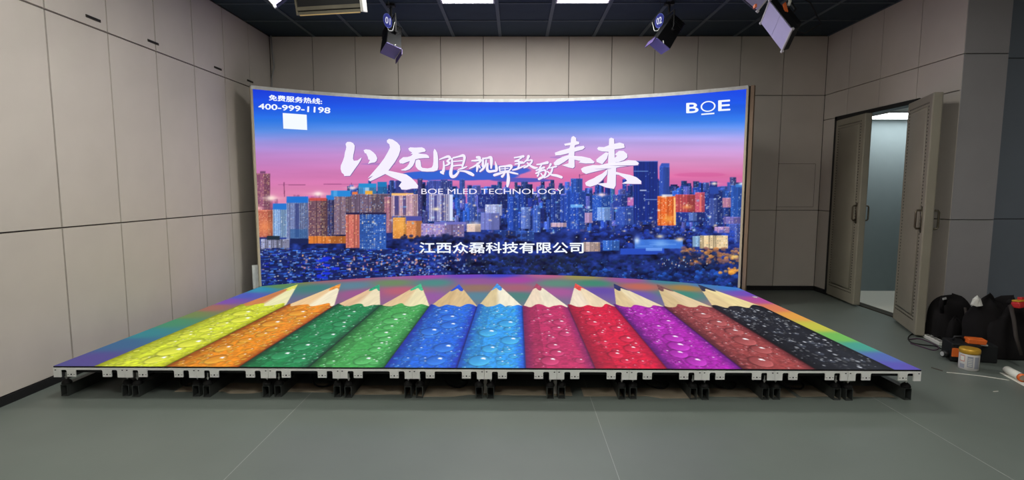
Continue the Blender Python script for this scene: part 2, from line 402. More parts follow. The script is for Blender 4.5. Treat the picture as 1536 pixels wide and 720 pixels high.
# ------------------------------------------------------------------ painting helpers (picture content of the LED screens)
rng = np.random.default_rng(5)
def smooth_noise(h, w, cy, cx, seed=0):
    r = np.random.default_rng(seed); g = r.random((int(cy)+2, int(cx)+2))
    yy = np.linspace(0, cy, h, endpoint=False); xx = np.linspace(0, cx, w, endpoint=False)
    y0 = yy.astype(int); x0 = xx.astype(int); fy = (yy-y0)[:, None]; fx = (xx-x0)[None, :]
    fy = fy*fy*(3-2*fy); fx = fx*fx*(3-2*fx)
    a = g[y0][:, x0]; b = g[y0][:, x0+1]; c = g[y0+1][:, x0]; d = g[y0+1][:, x0+1]
    return (a*(1-fx)+b*fx)*(1-fy) + (c*(1-fx)+d*fx)*fy
def fbm(h, w, cy, cx, o=4, seed=0):
    t = np.zeros((h, w)); amp = 1; tot = 0
    for i in range(o):
        t += amp*smooth_noise(h, w, cy*2**i, cx*2**i, seed+i); tot += amp; amp *= 0.5
    return t/tot
def C(r, g, b): return np.array((r, g, b), float)/255.0
def bilinear(img, x, y):
    h, w = img.shape[:2]; x = np.clip(x, 0, w-1.001); y = np.clip(y, 0, h-1.001)
    x0 = x.astype(int); y0 = y.astype(int); fx = (x-x0)[:, None]; fy = (y-y0)[:, None]
    return (img[y0, x0]*(1-fx)+img[y0, x0+1]*fx)*(1-fy) + (img[y0+1, x0]*(1-fx)+img[y0+1, x0+1]*fx)*fy
def idw(pts, X, Y, pw=2.5):
    num = np.zeros(X.shape+(3,)); den = np.zeros(X.shape)
    for (x, y, c) in pts:
        w = 1.0/((X-x)**2+(Y-y)**2+1e-4)**(pw/2); num += w[..., None]*C(*c); den += w
    return num/den[..., None]

# ------------------------------------------------------------------ city picture, painted in a 2-per-pixel canvas
CU, CV, CS = 366, 118, 2.0
cw, chh = int(770*CS), int(326*CS)
cv = np.zeros((chh, cw, 3))
VV = np.arange(chh)/CS + CV; UU = np.arange(cw)/CS + CU
skyL = [(128, (22, 52, 214)), (160, (26, 84, 226)), (180, (40, 116, 226)), (196, (88, 140, 228)), (212, (148, 142, 216)), (232, (190, 136, 204)), (256, (206, 124, 186)), (276, (212, 122, 178)), (300, (218, 138, 178)), (330, (206, 132, 170))]
skyR = [(128, (26, 66, 232)), (160, (28, 92, 230)), (180, (50, 122, 232)), (194, (112, 150, 236)), (208, (174, 164, 234)), (226, (200, 156, 216)), (246, (216, 140, 192)), (264, (220, 112, 166)), (280, (206, 102, 168)), (330, (190, 96, 180))]
def grad(tb, v):
    return np.stack([np.interp(v, [q[0] for q in tb], [q[1][k]/255 for q in tb]) for k in range(3)], -1)
gl, gr = grad(skyL, VV), grad(skyR, VV)
wgt = np.clip((UU-420)/520, 0, 1)[None, :, None]
cv[:] = gl[:, None, :]*(1-wgt) + gr[:, None, :]*wgt
# thin streaks and the dark blue cloud bank
nz = fbm(chh, cw, 40, 5, 4, 11)
cv *= (1 + 0.10*(nz-0.5))[..., None]
def cloud(uc, vc, ru, rv, col, a, seed):
    n = fbm(chh, cw, 26, 14, 4, seed)
    d = ((UU[None, :]-uc)/ru)**2 + ((VV[:, None]-vc)/rv)**2
    m = np.clip((1.15 - d + (n-0.5)*1.6)*4, 0, 1)*a
    cv[:] = cv*(1-m[..., None]) + C(*col)*m[..., None]
cloud(690, 262, 88, 8, (42, 92, 206), 0.95, 21); cloud(745, 256, 45, 9, (52, 92, 204), 0.9, 22); cloud(780, 270, 46, 3.2, (70, 82, 186), 0.9, 23)
cloud(640, 262, 34, 5.5, (46, 98, 208), 0.9, 24); cloud(565, 246, 26, 1.5, (140, 110, 190), 0.5, 25); cloud(1050, 262, 46, 4, (206, 86, 150), 0.5, 26)
cloud(836, 236, 12, 1.2, (140, 110, 196), 0.5, 27)
def R_(u0, v0, u1, v1, col, a=1.0):
    x0, x1 = int(round((u0-CU)*CS)), int(round((u1-CU)*CS)); y0, y1 = int(round((v0-CV)*CS)), int(round((v1-CV)*CS))
    x0, y0 = max(0, x0), max(0, y0)
    if x1 <= x0: x1 = x0+1
    if y1 <= y0: y1 = y0+1
    cv[y0:y1, x0:x1] = cv[y0:y1, x0:x1]*(1-a) + C(*col)*a
def glow(u, v, r, col, a=1.0, rv=None):
    rv = rv or r
    m = a*np.exp(-(((UU[None, :]-u)/r)**2+((VV[:, None]-v)/rv)**2))[..., None]
    cv[:] = cv*(1-m) + C(*col)*m
PR_ = random.Random(3)
def tower(u0, v0, u1, v1, col, win, dens=0.4, cu=2.0, cvv=2.4, dark=0.8, stripe=0.0, top=None, toph=0, wf=0.55, shade=0.75):
    w = u1-u0; sp = PR_.uniform(.5, .66)
    R_(u0, v0, u1, v1, col)
    R_(u0+w*sp, v0, u1, v1, tuple(c*shade for c in col))      # the second face of the block
    R_(u0, v0, u1, v0+0.8, tuple(min(255, c*1.25+12) for c in col), .7)
    nu, nv = max(1, int(w/cu)), max(1, int((v1-v0)/cvv))
    cp = [PR_.choice((0.2, 0.7, 1.0, 1.35)) for _ in range(nu)]   # some window columns are busier than others
    for i in range(nu):
        if cp[i] < .5: R_(u0+i*cu, v0, u0+i*cu+cu*.8, v1, tuple(c*dark*.8 for c in col), .55)
    if stripe:
        u = u0
        while u < u1-0.5:
            R_(u, v0, u+0.9, v1, tuple(min(255, c*1.4+30) for c in col), stripe); u += 3.2
    for j in range(nv):
        vv_ = v0+1+j*cvv
        R_(u0, vv_+cvv*.6, u1, vv_+cvv*.6+.5, tuple(c*.8 for c in col), .35)
        for i in range(nu):
            r = PR_.random(); uu = u0+0.4+i*cu
            if r < dens*cp[i]:
                c = win[PR_.randrange(len(win))]; f = PR_.uniform(0.25, 1.0)**1.3
                R_(uu, vv_, uu+cu*wf, vv_+cvv*0.5, c, f)
            elif r < dens+0.35:
                R_(uu, vv_, uu+cu*wf, vv_+cvv*0.5, tuple(x*dark for x in col), .7)
    if top: R_(u0, v0, u1, v0+toph, top)
WARM = [(255, 226, 170), (255, 200, 130), (255, 236, 210), (240, 180, 140)]
COOL = [(214, 232, 255), (150, 196, 255), (255, 255, 255), (110, 170, 250)]
MIXW = WARM + COOL
A = lambda x, y: (370 + x/3.6, 240 + y/3.6)
B = lambda x, y: (610 + x/3.6, 240 + y/3.6)
D = lambda x, y: (850 + x/3.271, 220 + y/3.271)
def T_(F, x0, y0, x1, y1, *a, **k): tower(*F(x0, y0), *F(x1, y1), *a, **k)
def Q_(F, x0, y0, x1, y1, col, al=1.0): R_(*F(x0, y0), *F(x1, y1), col, al)
# hazy far skyline
for i in range(150):
    u = PR_.uniform(372, 1118); hgt = PR_.uniform(6, 24) if u > 520 else PR_.uniform(3, 12); w = PR_.uniform(4, 12)
    base_v = 318
    if u < 620: col = (196 + PR_.randint(-20, 20), 104 + PR_.randint(-15, 25), 160 + PR_.randint(-20, 20))
    else: col = (70 + PR_.randint(-20, 40), 84 + PR_.randint(-20, 30), 186 + PR_.randint(-20, 30))
    tower(u, 302-hgt, u+w, base_v, col, MIXW, 0.25, 1.6, 2.0)
glow(470, 300, 110, (226, 130, 160), 0.35, 22)
# ground: deep blue
mg = np.clip((VV-310)/14, 0, 1)[:, None, None]
gn = fbm(chh, cw, 40, 60, 4, 31)
cv[:] = cv*(1-mg) + mg*(C(22, 38, 104) + (gn[..., None]-0.5)*C(70, 110, 230))
# middle belt of small blue blocks
for i in range(620):
    u = PR_.uniform(520, 1112); v = PR_.uniform(290, 345); w = PR_.uniform(4, 11); hgt = PR_.uniform(8, 26)
    b_ = PR_.uniform(0.6, 1.3)
    col = PR_.choice([(34, 66, 168), (44, 92, 200), (26, 44, 128), (66, 96, 196), (86, 92, 180), (28, 60, 150)])
    tower(u, v-hgt, u+w, v+4, tuple(min(255, c*b_) for c in col), COOL if PR_.random() < 0.75 else WARM, PR_.uniform(0.1, 0.5), 1.5, 2.0)
# left group
T_(A, 52, 72, 128, 420, (150, 86, 118), WARM, 0.45, 1.8, 2.2); Q_(A, 74, 62, 102, 74, (120, 70, 110))
T_(A, 60, 270, 160, 415, (196, 104, 84), WARM, 0.5, 2, 2); glow(*A(100, 360), 14, (246, 150, 90), 0.6, 10)
T_(A, 143, 235, 220, 420, (128, 160, 214), COOL, 0.5, 2.0, 2.2, stripe=0.5, top=(36, 116, 206), toph=9)
T_(A, 216, 198, 333, 428, (110, 122, 170), COOL, 0.35, 2.0, 2.0, stripe=0.45, top=(30, 112, 206), toph=9.5); Q_(A, 262, 235, 285, 420, (52, 62, 120), .8)
Q_(A, 235, 375, 330, 425, (40, 90, 150), .6)
T_(A, 430, 190, 482, 412, (62, 60, 110), MIXW, 0.5, 2, 2.2, top=(36, 120, 208), toph=7)
T_(A, 335, 208, 438, 416, (112, 78, 96), WARM, 0.62, 2.2, 2.3); Q_(A, 340, 206, 432, 222, (214, 74, 66), .8)
T_(A, 474, 194, 572, 405, (128, 104, 124), MIXW, 0.5, 2.0, 2.3, stripe=.2); Q_(A, 455, 165, 562, 198, (36, 134, 214)); Q_(A, 470, 165, 490, 198, (90, 170, 230), .7)
T_(A, 604, 127, 702, 190, (70, 150, 214), COOL, 0.3, 2.4, 3); Q_(A, 604, 127, 702, 150, (34, 140, 206)); Q_(A, 640, 150, 662, 190, (180, 210, 235), .8)
T_(A, 708, 118, 758, 195, (40, 118, 190), COOL, 0.25, 2.4, 3); Q_(A, 708, 118, 758, 146, (26, 120, 186))
T_(A, 568, 184, 776, 310, (112, 92, 118), MIXW, 0.5, 2.2, 2.3, stripe=.15); Q_(A, 640, 168, 680, 188, (236, 170, 60)); Q_(A, 570, 172, 600, 188, (226, 120, 70))
T_(A, 745, 200, 785, 395, (176, 116, 140), WARM, 0.45, 2, 2.2)
T_(A, 335, 412, 540, 452, (226, 128, 54), WARM, 0.4, 2.4, 2.4)
T_(A, 537, 294, 613, 476, (216, 116, 104), WARM, 0.4, 2.4, 2.4, dark=.7, shade=.95); T_(A, 611, 290, 754, 492, (44, 84, 164), COOL+WARM[:1], 0.42, 3.0, 2.6, shade=1.1); Q_(A, 537, 284, 754, 296, (38, 30, 70))
T_(A, 783, 180, 902, 305, (190, 150, 172), COOL+WARM, 0.4, 2.2, 2.4, stripe=0.6); Q_(A, 783, 180, 902, 192, (248, 192, 120)); Q_(A, 800, 195, 822, 300, (54, 52, 116), .85); Q_(A, 845, 195, 860, 300, (70, 60, 120), .8)
Q_(A, 806, 112, 900, 178, (52, 60, 132)); Q_(A, 850, 112, 862, 178, (120, 100, 160), .7)
T_(A, 790, 312, 905, 425, (226, 146, 66), WARM, 0.5, 2.6, 2.4); glow(*A(830, 350), 10, (255, 190, 90), .6, 12); Q_(A, 860, 305, 905, 345, (84, 92, 176))
T_(A, 78, 428, 232, 492, (168, 170, 206), COOL, 0.2, 3, 3, dark=.45)
Q_(A, 110, 410, 180, 432, (28, 44, 60)); Q_(A, 235, 425, 335, 452, (22, 34, 84))
# centre group
T_(B, 60, 100, 86, 335, (66, 62, 126), COOL, .3, 2, 2.4)
T_(B, 116, 112, 248, 332, (60, 74, 158), COOL, 0.25, 2.4, 2.4, stripe=.35); T_(B, 122, 186, 232, 332, (150, 148, 206), COOL+WARM, .5, 2.4, 2.4, stripe=.7); Q_(B, 232, 188, 250, 330, (214, 224, 255)); Q_(B, 150, 190, 164, 330, (48, 50, 124), .8); Q_(B, 190, 190, 202, 330, (60, 60, 130), .8)
T_(B, 0, 186, 62, 330, (196, 150, 172), WARM, .3, 2.2, 2.4, stripe=.5); T_(B, 0, 312, 82, 420, (226, 140, 84), WARM, .5, 2.6, 2.4); Q_(B, 0, 304, 82, 330, (76, 78, 160))
T_(B, 80, 346, 312, 416, (164, 142, 204), COOL+WARM, .45, 3.2, 3.0, dark=.55); Q_(B, 150, 334, 320, 350, (110, 110, 190)); T_(B, 326, 346, 402, 388, (232, 204, 196), WARM, .4, 3, 2.4); glow(*B(365, 345), 10, (255, 232, 214), .6, 4)
T_(B, 385, 180, 546, 262, (30, 46, 128), COOL, .3, 2, 2.2); T_(B, 424, 242, 516, 300, (176, 184, 244), COOL, .5, 3.0, 3.4, stripe=.5); T_(B, 402, 286, 502, 378, (120, 128, 206), COOL, .08, 2.4, 2.6, dark=.9, shade=.82)
T_(B, 546, 200, 600, 380, (36, 76, 186), COOL, .4, 2, 2.2); T_(B, 620, 256, 667, 372, (96, 124, 214), COOL, .35, 2, 2.4, stripe=.3); T_(B, 686, 246, 724, 392, (66, 104, 206), COOL, .45, 2, 2.2)
T_(B, 780, 168, 834, 392, (34, 62, 154), COOL, .3, 2.2, 2.4); T_(B, 830, 190, 900, 330, (40, 74, 176), COOL, .3, 2, 2.4)
T_(B, 780, 340, 880, 362, (214, 180, 206), WARM, .5, 2, 2); T_(B, 585, 384, 690, 440, (46, 84, 176), COOL, .45, 2.4, 2.4); T_(B, 470, 380, 590, 420, (32, 60, 140), MIXW, .3, 2.4, 2.4)
# right group
T_(D, 0, 216, 92, 405, (36, 78, 188), COOL, .35, 2, 2.2); T_(D, 22, 157, 78, 226, (44, 86, 186), COOL, .15, 2, 2.4, stripe=.2); Q_(D, 20, 285, 80, 300, (120, 190, 255), .8)
T_(D, 90, 325, 130, 375, (196, 160, 210), WARM, .2, 2, 2); T_(D, 126, 240, 216, 365, (40, 88, 196), COOL, .35, 2.0, 2.2); T_(D, 150, 300, 215, 362, (130, 170, 246), COOL, .55, 2, 2)
T_(D, 228, 236, 300, 300, (44, 66, 160), COOL, .25, 2, 2.2); T_(D, 240, 296, 330, 385, (52, 84, 184), COOL, .25, 2, 2.2, stripe=.2); Q_(D, 300, 250, 330, 290, (190, 110, 180))
T_(D, 328, 72, 448, 362, (22, 46, 140), COOL, .06, 2.2, 2.6, stripe=.12, shade=.9); Q_(D, 330, 120, 400, 123, (150, 190, 250), .7); Q_(D, 360, 213, 392, 217, (220, 230, 255), .8); Q_(D, 380, 258, 445, 262, (160, 190, 250), .7); Q_(D, 328, 70, 448, 74, (120, 130, 200))
for k in range(12): Q_(D, 456+k*.9, 100-k*1.6, 505, 101-k*1.6, (54, 84, 182))
T_(D, 456, 98, 505, 245, (48, 80, 180), COOL, .04, 2, 2.4, stripe=.15, shade=.75)
T_(D, 446, 244, 537, 388, (240, 104, 44), WARM, .55, 2.0, 2.1, dark=.75, shade=.97); Q_(D, 527, 250, 537, 385, (255, 196, 120)); Q_(D, 470, 236, 520, 246, (180, 190, 220)); glow(*D(500, 355), 9, (255, 190, 80), .6, 6)
T_(D, 535, 236, 636, 322, (196, 76, 84), WARM, .3, 2.2, 2.2, dark=.75); glow(*D(590, 296), 7, (255, 170, 90), .7, 3); T_(D, 632, 226, 682, 328, (206, 86, 116), WARM, .25, 2, 2.2); Q_(D, 655, 230, 663, 325, (255, 130, 110), .7)
T_(D, 537, 322, 680, 372, (34, 54, 142), COOL, .25, 2.2, 2.2); T_(D, 600, 325, 640, 365, (90, 120, 200), COOL, .2, 2, 2)
T_(D, 678, 214, 766, 392, (34, 56, 142), COOL, .28, 2.0, 2.3); Q_(D, 702, 198, 745, 232, (40, 70, 160)); T_(D, 700, 255, 740, 388, (70, 92, 180), COOL, .25, 2, 2.3)
T_(D, 766, 252, 806, 300, (220, 150, 190), WARM, .4, 2, 2); T_(D, 806, 192, 862, 345, (44, 92, 190), COOL, .3, 2, 2.3); Q_(D, 830, 184, 862, 200, (60, 120, 200))
T_(D, 770, 345, 860, 380, (120, 110, 190), MIXW, .4, 2, 2); T_(D, 725, 394, 800, 424, (190, 150, 210), COOL, .3, 2, 2); T_(D, 800, 380, 862, 470, (70, 90, 180), COOL, .5, 2, 2)
# hillside of dark trees, little roofs and lights
def speckle(u0, v0, u1, v1, n, cols, wr, hr, a=(0.5, 1.0), tilt=0.0):
    for i in range(n):
        u, v = PR_.uniform(u0, u1), PR_.uniform(v0, v1); w, hh = PR_.uniform(*wr), PR_.uniform(*hr)
        R_(u, v, u+w, v+hh, cols[PR_.randrange(len(cols))], PR_.uniform(*a))
NAVY = [(16, 24, 70), (22, 34, 92), (14, 18, 48), (28, 46, 110)]
BLU = [(40, 90, 210), (60, 130, 240), (30, 66, 190), (90, 150, 240), (24, 40, 200)]
LIT = [(255, 240, 220), (220, 236, 255), (255, 190, 130), (150, 200, 255)]
def trees(u0, v0, u1, v1, n, cols):
    for i in range(n):
        u, v = PR_.uniform(u0, u1), PR_.uniform(v0, v1); r = PR_.uniform(1.0, 3.6)
        x0, x1 = max(0, int((u-2*r-CU)*CS)), min(cw, int((u+2*r-CU)*CS)); y0, y1 = max(0, int((v-2*r-CV)*CS)), min(chh, int((v+2*r-CV)*CS))
        if x1 <= x0 or y1 <= y0: continue
        d = ((UU[None, x0:x1]-u)/(1.4*r))**2 + ((VV[y0:y1, None]-v)/r)**2
        m = np.clip((1-d)*2, 0, 1)*PR_.uniform(.5, .95); c = C(*cols[PR_.randrange(len(cols))])
        sh = (np.clip(1.05 - 0.28*(VV[y0:y1, None]-v)/r, .7, 1.4)*np.random.default_rng(i).uniform(.75, 1.25, d.shape))[..., None]
        cv[y0:y1, x0:x1] = cv[y0:y1, x0:x1]*(1-m[..., None]) + c*sh*m[..., None]
# left lower quarter
R_(372, 374, 640, 440, (20, 32, 90), .75)
speckle(372, 372, 660, 436, 520, NAVY, (3, 12), (1.2, 3.4)); speckle(372, 372, 660, 434, 760, BLU, (2, 9), (.6, 1.9), (.4, .95)); speckle(372, 374, 660, 430, 130, [(110, 150, 230), (150, 180, 240), (84, 120, 214)], (2, 7), (.7, 2.2), (.5, .9)); speckle(372, 374, 690, 430, 260, LIT, (.6, 2.2), (.6, 1.4), (.6, 1)); speckle(450, 384, 640, 404, 55, [(230, 160, 150), (240, 190, 160), (210, 140, 150)], (1, 3), (1.4, 4), (.5, .95)); speckle(465, 384, 500, 415, 16, [(24, 50, 220)], (6, 14), (2, 4), (.7, 1))
speckle(600, 386, 745, 420, 190, [(90, 130, 220), (150, 180, 240), (60, 90, 190), (200, 220, 250)], (1, 3.5), (1, 3), (.4, .9)); speckle(610, 364, 720, 400, 70, [(214, 140, 130), (240, 180, 150)], (1, 3), (1, 3), (.4, .9))
trees(600, 352, 800, 362, 90, [(20, 26, 66), (26, 36, 84), (18, 20, 52)])
# lower centre and right woods
trees(880, 340, 1100, 372, 260, [(22, 36, 110), (30, 56, 150), (18, 26, 84), (38, 70, 180)])
speckle(860, 332, 1110, 376, 150, LIT+BLU, (.6, 2.2), (.6, 1.4), (.5, 1))
Q_(D, 335, 456, 570, 500, (64, 124, 224), .9); glow(*D(460, 475), 10, (150, 200, 255), .6, 5); glow(*D(555, 455), 6, (255, 230, 190), .9, 3); glow(*D(345, 460), 4, (210, 230, 255), .9, 5); glow(*D(458, 440), 5, (255, 240, 200), .8, 2.5)
for k in range(6): Q_(D, 345+PR_.uniform(0, 210), 468+k*4, 400+PR_.uniform(0, 160), 470+k*4, (130, 180, 250), .5)
Q_(D, 265, 500, 480, 530, (40, 80, 200), .9); Q_(D, 390, 498, 470, 512, (120, 170, 250), .8)
T_(D, 80, 470, 166, 516, (206, 180, 176), WARM, .35, 2.6, 2.6, dark=.6); T_(D, 178, 462, 260, 510, (56, 110, 210), COOL, .4, 2.4, 2.6)
T_(D, 618, 440, 660, 492, (150, 190, 230), COOL, .3, 2.4, 2.4); T_(D, 655, 436, 792, 500, (240, 214, 170), WARM, .4, 3.2, 3.2, dark=.55, shade=.98)
trees(740, 386, 1112, 430, 520, [(16, 30, 74), (22, 44, 104), (14, 22, 56), (20, 40, 84)])
trees(700, 382, 880, 410, 200, [(22, 34, 62), (28, 40, 72), (20, 26, 52)])
trees(870, 405, 1112, 432, 240, [(24, 60, 140), (34, 84, 180), (20, 44, 110), (16, 34, 84)])
trees(1022, 372, 1112, 396, 130, [(176, 116, 66), (206, 140, 70), (140, 92, 70), (120, 84, 90)]); trees(1080, 402, 1108, 410, 14, [(226, 150, 60)]); glow(*D(825, 540), 6, (255, 220, 130), .8, 3)
trees(985, 380, 1075, 402, 90, [(20, 30, 70), (24, 46, 96)])
speckle(985, 386, 1060, 402, 30, LIT, (.6, 1.6), (.6, 2.5), (.6, 1)); speckle(740, 390, 1100, 428, 160, [(60, 120, 220), (110, 170, 250)], (.6, 1.8), (.6, 1.2), (.3, .8))
R_(372, 436, 640, 446, (16, 24, 60), .6)
# cranes and bright lamps
def line(x0, y0, x1, y1, col, w=0.8, a=.8):
    n = int(max(abs(x1-x0), abs(y1-y0))*CS)+1
    for i in range(n+1):
        t_ = i/n; R_(x0+(x1-x0)*t_, y0+(y1-y0)*t_, x0+(x1-x0)*t_+w, y0+(y1-y0)*t_+w, col, a)
line(*A(200, 120), *A(203, 196), (110, 50, 90), 1.2); line(*A(170, 133), *A(316, 134), (120, 60, 100), .7); line(*A(415, 130), *A(605, 131), (130, 60, 110), .7); line(*A(565, 125), *A(570, 150), (90, 50, 90)); line(*D(62, 135), *D(64, 158), (70, 50, 110)); line(*D(60, 142), *D(100, 132), (130, 70, 120), .6)
line(*D(40, 85), *D(250, 84), (220, 130, 160), .01, .01)
for (F, x, y, r, c) in [(A, 385, 183, 6, (255, 236, 230)), (A, 132, 206, 7, (255, 230, 220)), (A, 570, 151, 4.5, (255, 225, 225)), (D, 724, 181, 3.5, (255, 236, 220)), (D, 172, 236, 4.5, (255, 226, 236)), (A, 60, 260, 5, (255, 190, 190)), (D, 855, 182, 3, (220, 236, 255)), (B, 160, 265, 4, (255, 240, 200)), (D, 478, 243, 3, (255, 240, 220))]:
    u, v = F(x, y); glow(u, v, r, c, .95, r*.6); glow(u, v, r*2.6, c, .35, r*.35)
speckle(540, 290, 1110, 345, 260, [(255, 255, 255), (200, 225, 255), (255, 220, 170)], (.5, 1.3), (.5, 1.1), (.7, 1))
for i in range(90):
    u = PR_.uniform(545, 1105); v = PR_.uniform(296, 352)
    x0, x1 = max(0, int((u-7-CU)*CS)), min(cw, int((u+7-CU)*CS)); y0, y1 = max(0, int((v-5-CV)*CS)), min(chh, int((v+5-CV)*CS))
    m = (PR_.uniform(.5, .95)*np.exp(-((UU[None, x0:x1]-u)/PR_.uniform(1.0, 2.6))**2-((VV[y0:y1, None]-v)/PR_.uniform(.8, 1.8))**2))[..., None]
    cv[y0:y1, x0:x1] = cv[y0:y1, x0:x1]*(1-m) + C(*PR_.choice([(200, 230, 255), (255, 255, 255), (120, 200, 255), (255, 224, 190)]))*m
cv = np.clip(cv, 0, 1)
cv[1:-1, 1:-1] = .5*cv[1:-1, 1:-1] + .125*(cv[:-2, 1:-1] + cv[2:, 1:-1] + cv[1:-1, :-2] + cv[1:-1, 2:])

# ------------------------------------------------------------------ curved LED wall
NU, NV = 860, 330
th = np.linspace(-THE, THE, NU); zz = np.linspace(SCR_B, SCR_T, NV)
TH, ZZ = np.meshgrid(th, zz)
P = np.stack([RAD*np.sin(TH), CYC + RAD*np.cos(TH), ZZ], -1).reshape(-1, 3)
pu, pv = project(P)
colr = lin(bilinear(cv, (pu-CU)*CS, (pv-CV)*CS))
def grid_mesh(name, P, nu, nv, colr, m):
    i = np.arange(nu-1)[None, :] + (np.arange(nv-1)*nu)[:, None]
    F = np.stack([i, i+1, i+1+nu, i+nu], -1).reshape(-1, 4)
    me = bpy.data.meshes.new(name); me.vertices.add(len(P)); me.vertices.foreach_set('co', P.astype(np.float32).ravel())
    me.loops.add(F.size); me.loops.foreach_set('vertex_index', F.astype(np.int32).ravel())
    me.polygons.add(len(F)); me.polygons.foreach_set('loop_start', (np.arange(len(F))*4).astype(np.int32))
    me.update(calc_edges=True); me.validate()
    at = me.color_attributes.new('picture', 'FLOAT_COLOR', 'POINT')
    at.data.foreach_set('color', np.concatenate([colr, np.ones((len(P), 1))], 1).astype(np.float32).ravel())
    me.materials.append(m); return me
LW = thing('led_video_wall', (0, 3.9, 0), 'tall curved video wall glowing with a dusk city skyline', 'screen')
def child(name, me, parent):
    o = bpy.data.objects.new(name, me); COL.objects.link(o); o.parent = parent; return o
disp = child('display', grid_mesh('display', P, NU, NV, colr, M_LEDWALL), LW)
disp['label'] = 'glowing picture of a city skyline at dusk'
def arc_band(r0, r1, z0, z1, name, m, parent, t0=-THE, t1=THE, n=64, bevel=0):
    b = MB(); pr = None
    for k in range(n+1):
        t = t0 + (t1-t0)*k/n; sn, cs = math.sin(t), math.cos(t)
        q = [len(b.v)+i for i in range(4)]
        b.v += [(r0*sn, CYC+r0*cs, z0), (r1*sn, CYC+r1*cs, z0), (r1*sn, CYC+r1*cs, z1), (r0*sn, CYC+r0*cs, z1)]
        if pr: b.f += [(pr[i], q[i], q[(i+1) % 4], pr[(i+1) % 4]) for i in range(4)]
        else: b.f.append(tuple(q))
        pr = q
    b.f.append(tuple(reversed(pr)))
    return b.build(name, m, parent)
arc_band(RAD+0.002, RAD+0.06, SCR_B, SCR_T, 'cabinet_shell', M_DARK, LW)
e = 0.0035
arc_band(RAD-0.006, RAD+0.062, SCR_T, SCR_T+0.042, 'top_rail', M_FRAME, LW, -THE-e, THE+e)['label'] = 'scuffed silver top rail'
for k in (-1, 1):
    t = k*(THE+0.002)
    arc_band(RAD-0.006, RAD+0.05, SCR_B, SCR_T+0.02, 'side_rail', M_CREAM if k < 0 else M_CREAM, LW, min(k*THE, k*(THE+.005)), max(k*THE, k*(THE+.005)), 2)
arc_band(RAD+0.02, RAD+0.05, SCR_B, SCR_T+0.035, 'gap_shade', M_BLACK, LW, THE+0.0052, THE+0.0085, 2)  # black strip standing for the dark gap before the batten, shade as colour
arc_band(RAD+0.012, RAD+0.07, 0.0, SCR_T+0.04, 'wooden_batten', M_WOOD, LW, THE+0.0087, THE+0.0165, 2)
arc_band(RAD+0.03, RAD+0.06, SCR_B-.03, SCR_B+0.27, 'fixing_plate', M_FRAME, LW, -THE-0.018, -THE-0.0052, 2)
arc_band(RAD+0.01, RAD+0.055, 0.0, SCR_B, 'plinth', M_DARK, LW)
# lettering on the screen
def on_scr_mesh(name, polys, off, m):     # polys: list of lists of pixel points
    b = MB()
    for poly in polys:
        tr = tessellate_polygon([[Vector((u, v, 0)) for u, v in poly]]); n = len(b.v)
        b.v += [tuple(on_screen(u, v, off)) for u, v in poly]; b.f += [(n+i, n+j, n+k) for i, j, k in tr]
    return b.build(name, m, disp)
def brush(st, F):
    out = []
    pts = [(F(x, y), w*F.k/2) for x, y, w in st]
    # resample with Catmull-Rom for rounded strokes
    P_ = [np.array((p[0], p[1], r)) for p, r in pts]
    if len(P_) > 2:
        E_ = [2*P_[0]-P_[1]] + P_ + [2*P_[-1]-P_[-2]]; Q = []
        for i in range(1, len(E_)-2):
            for k in range(6):
                t_ = k/6; p0, p1, p2, p3 = E_[i-1], E_[i], E_[i+1], E_[i+2]
                Q.append(.5*((2*p1)+(-p0+p2)*t_+(2*p0-5*p1+4*p2-p3)*t_*t_+(-p0+3*p1-3*p2+p3)*t_**3))
        Q.append(P_[-1]); P_ = Q
    for i in range(len(P_)):
        x, y, r = P_[i]; r = max(r, .15)
        out.append([(x+r*math.cos(2*PI*k/10), y+r*math.sin(2*PI*k/10)) for k in range(10)])
        if i:
            x0, y0, r0 = P_[i-1]; r0 = max(r0, .15); d = math.hypot(x-x0, y-y0) or 1; nx, ny = -(y-y0)/d, (x-x0)/d
            out.append([(x0+nx*r0, y0+ny*r0), (x+nx*r, y+ny*r), (x-nx*r, y-ny*r), (x0-nx*r0, y0-ny*r0)])
    return out
def fr(u0, v0, sc):
    f = lambda x, y: (u0+x/sc, v0+y/sc)
    f.k = 1/sc; return f
ZA, ZB, ZCc, ZD = fr(500, 195, 7.2), fr(590, 210, 10.283), fr(700, 215, 10.24), fr(820, 195, 7.2)
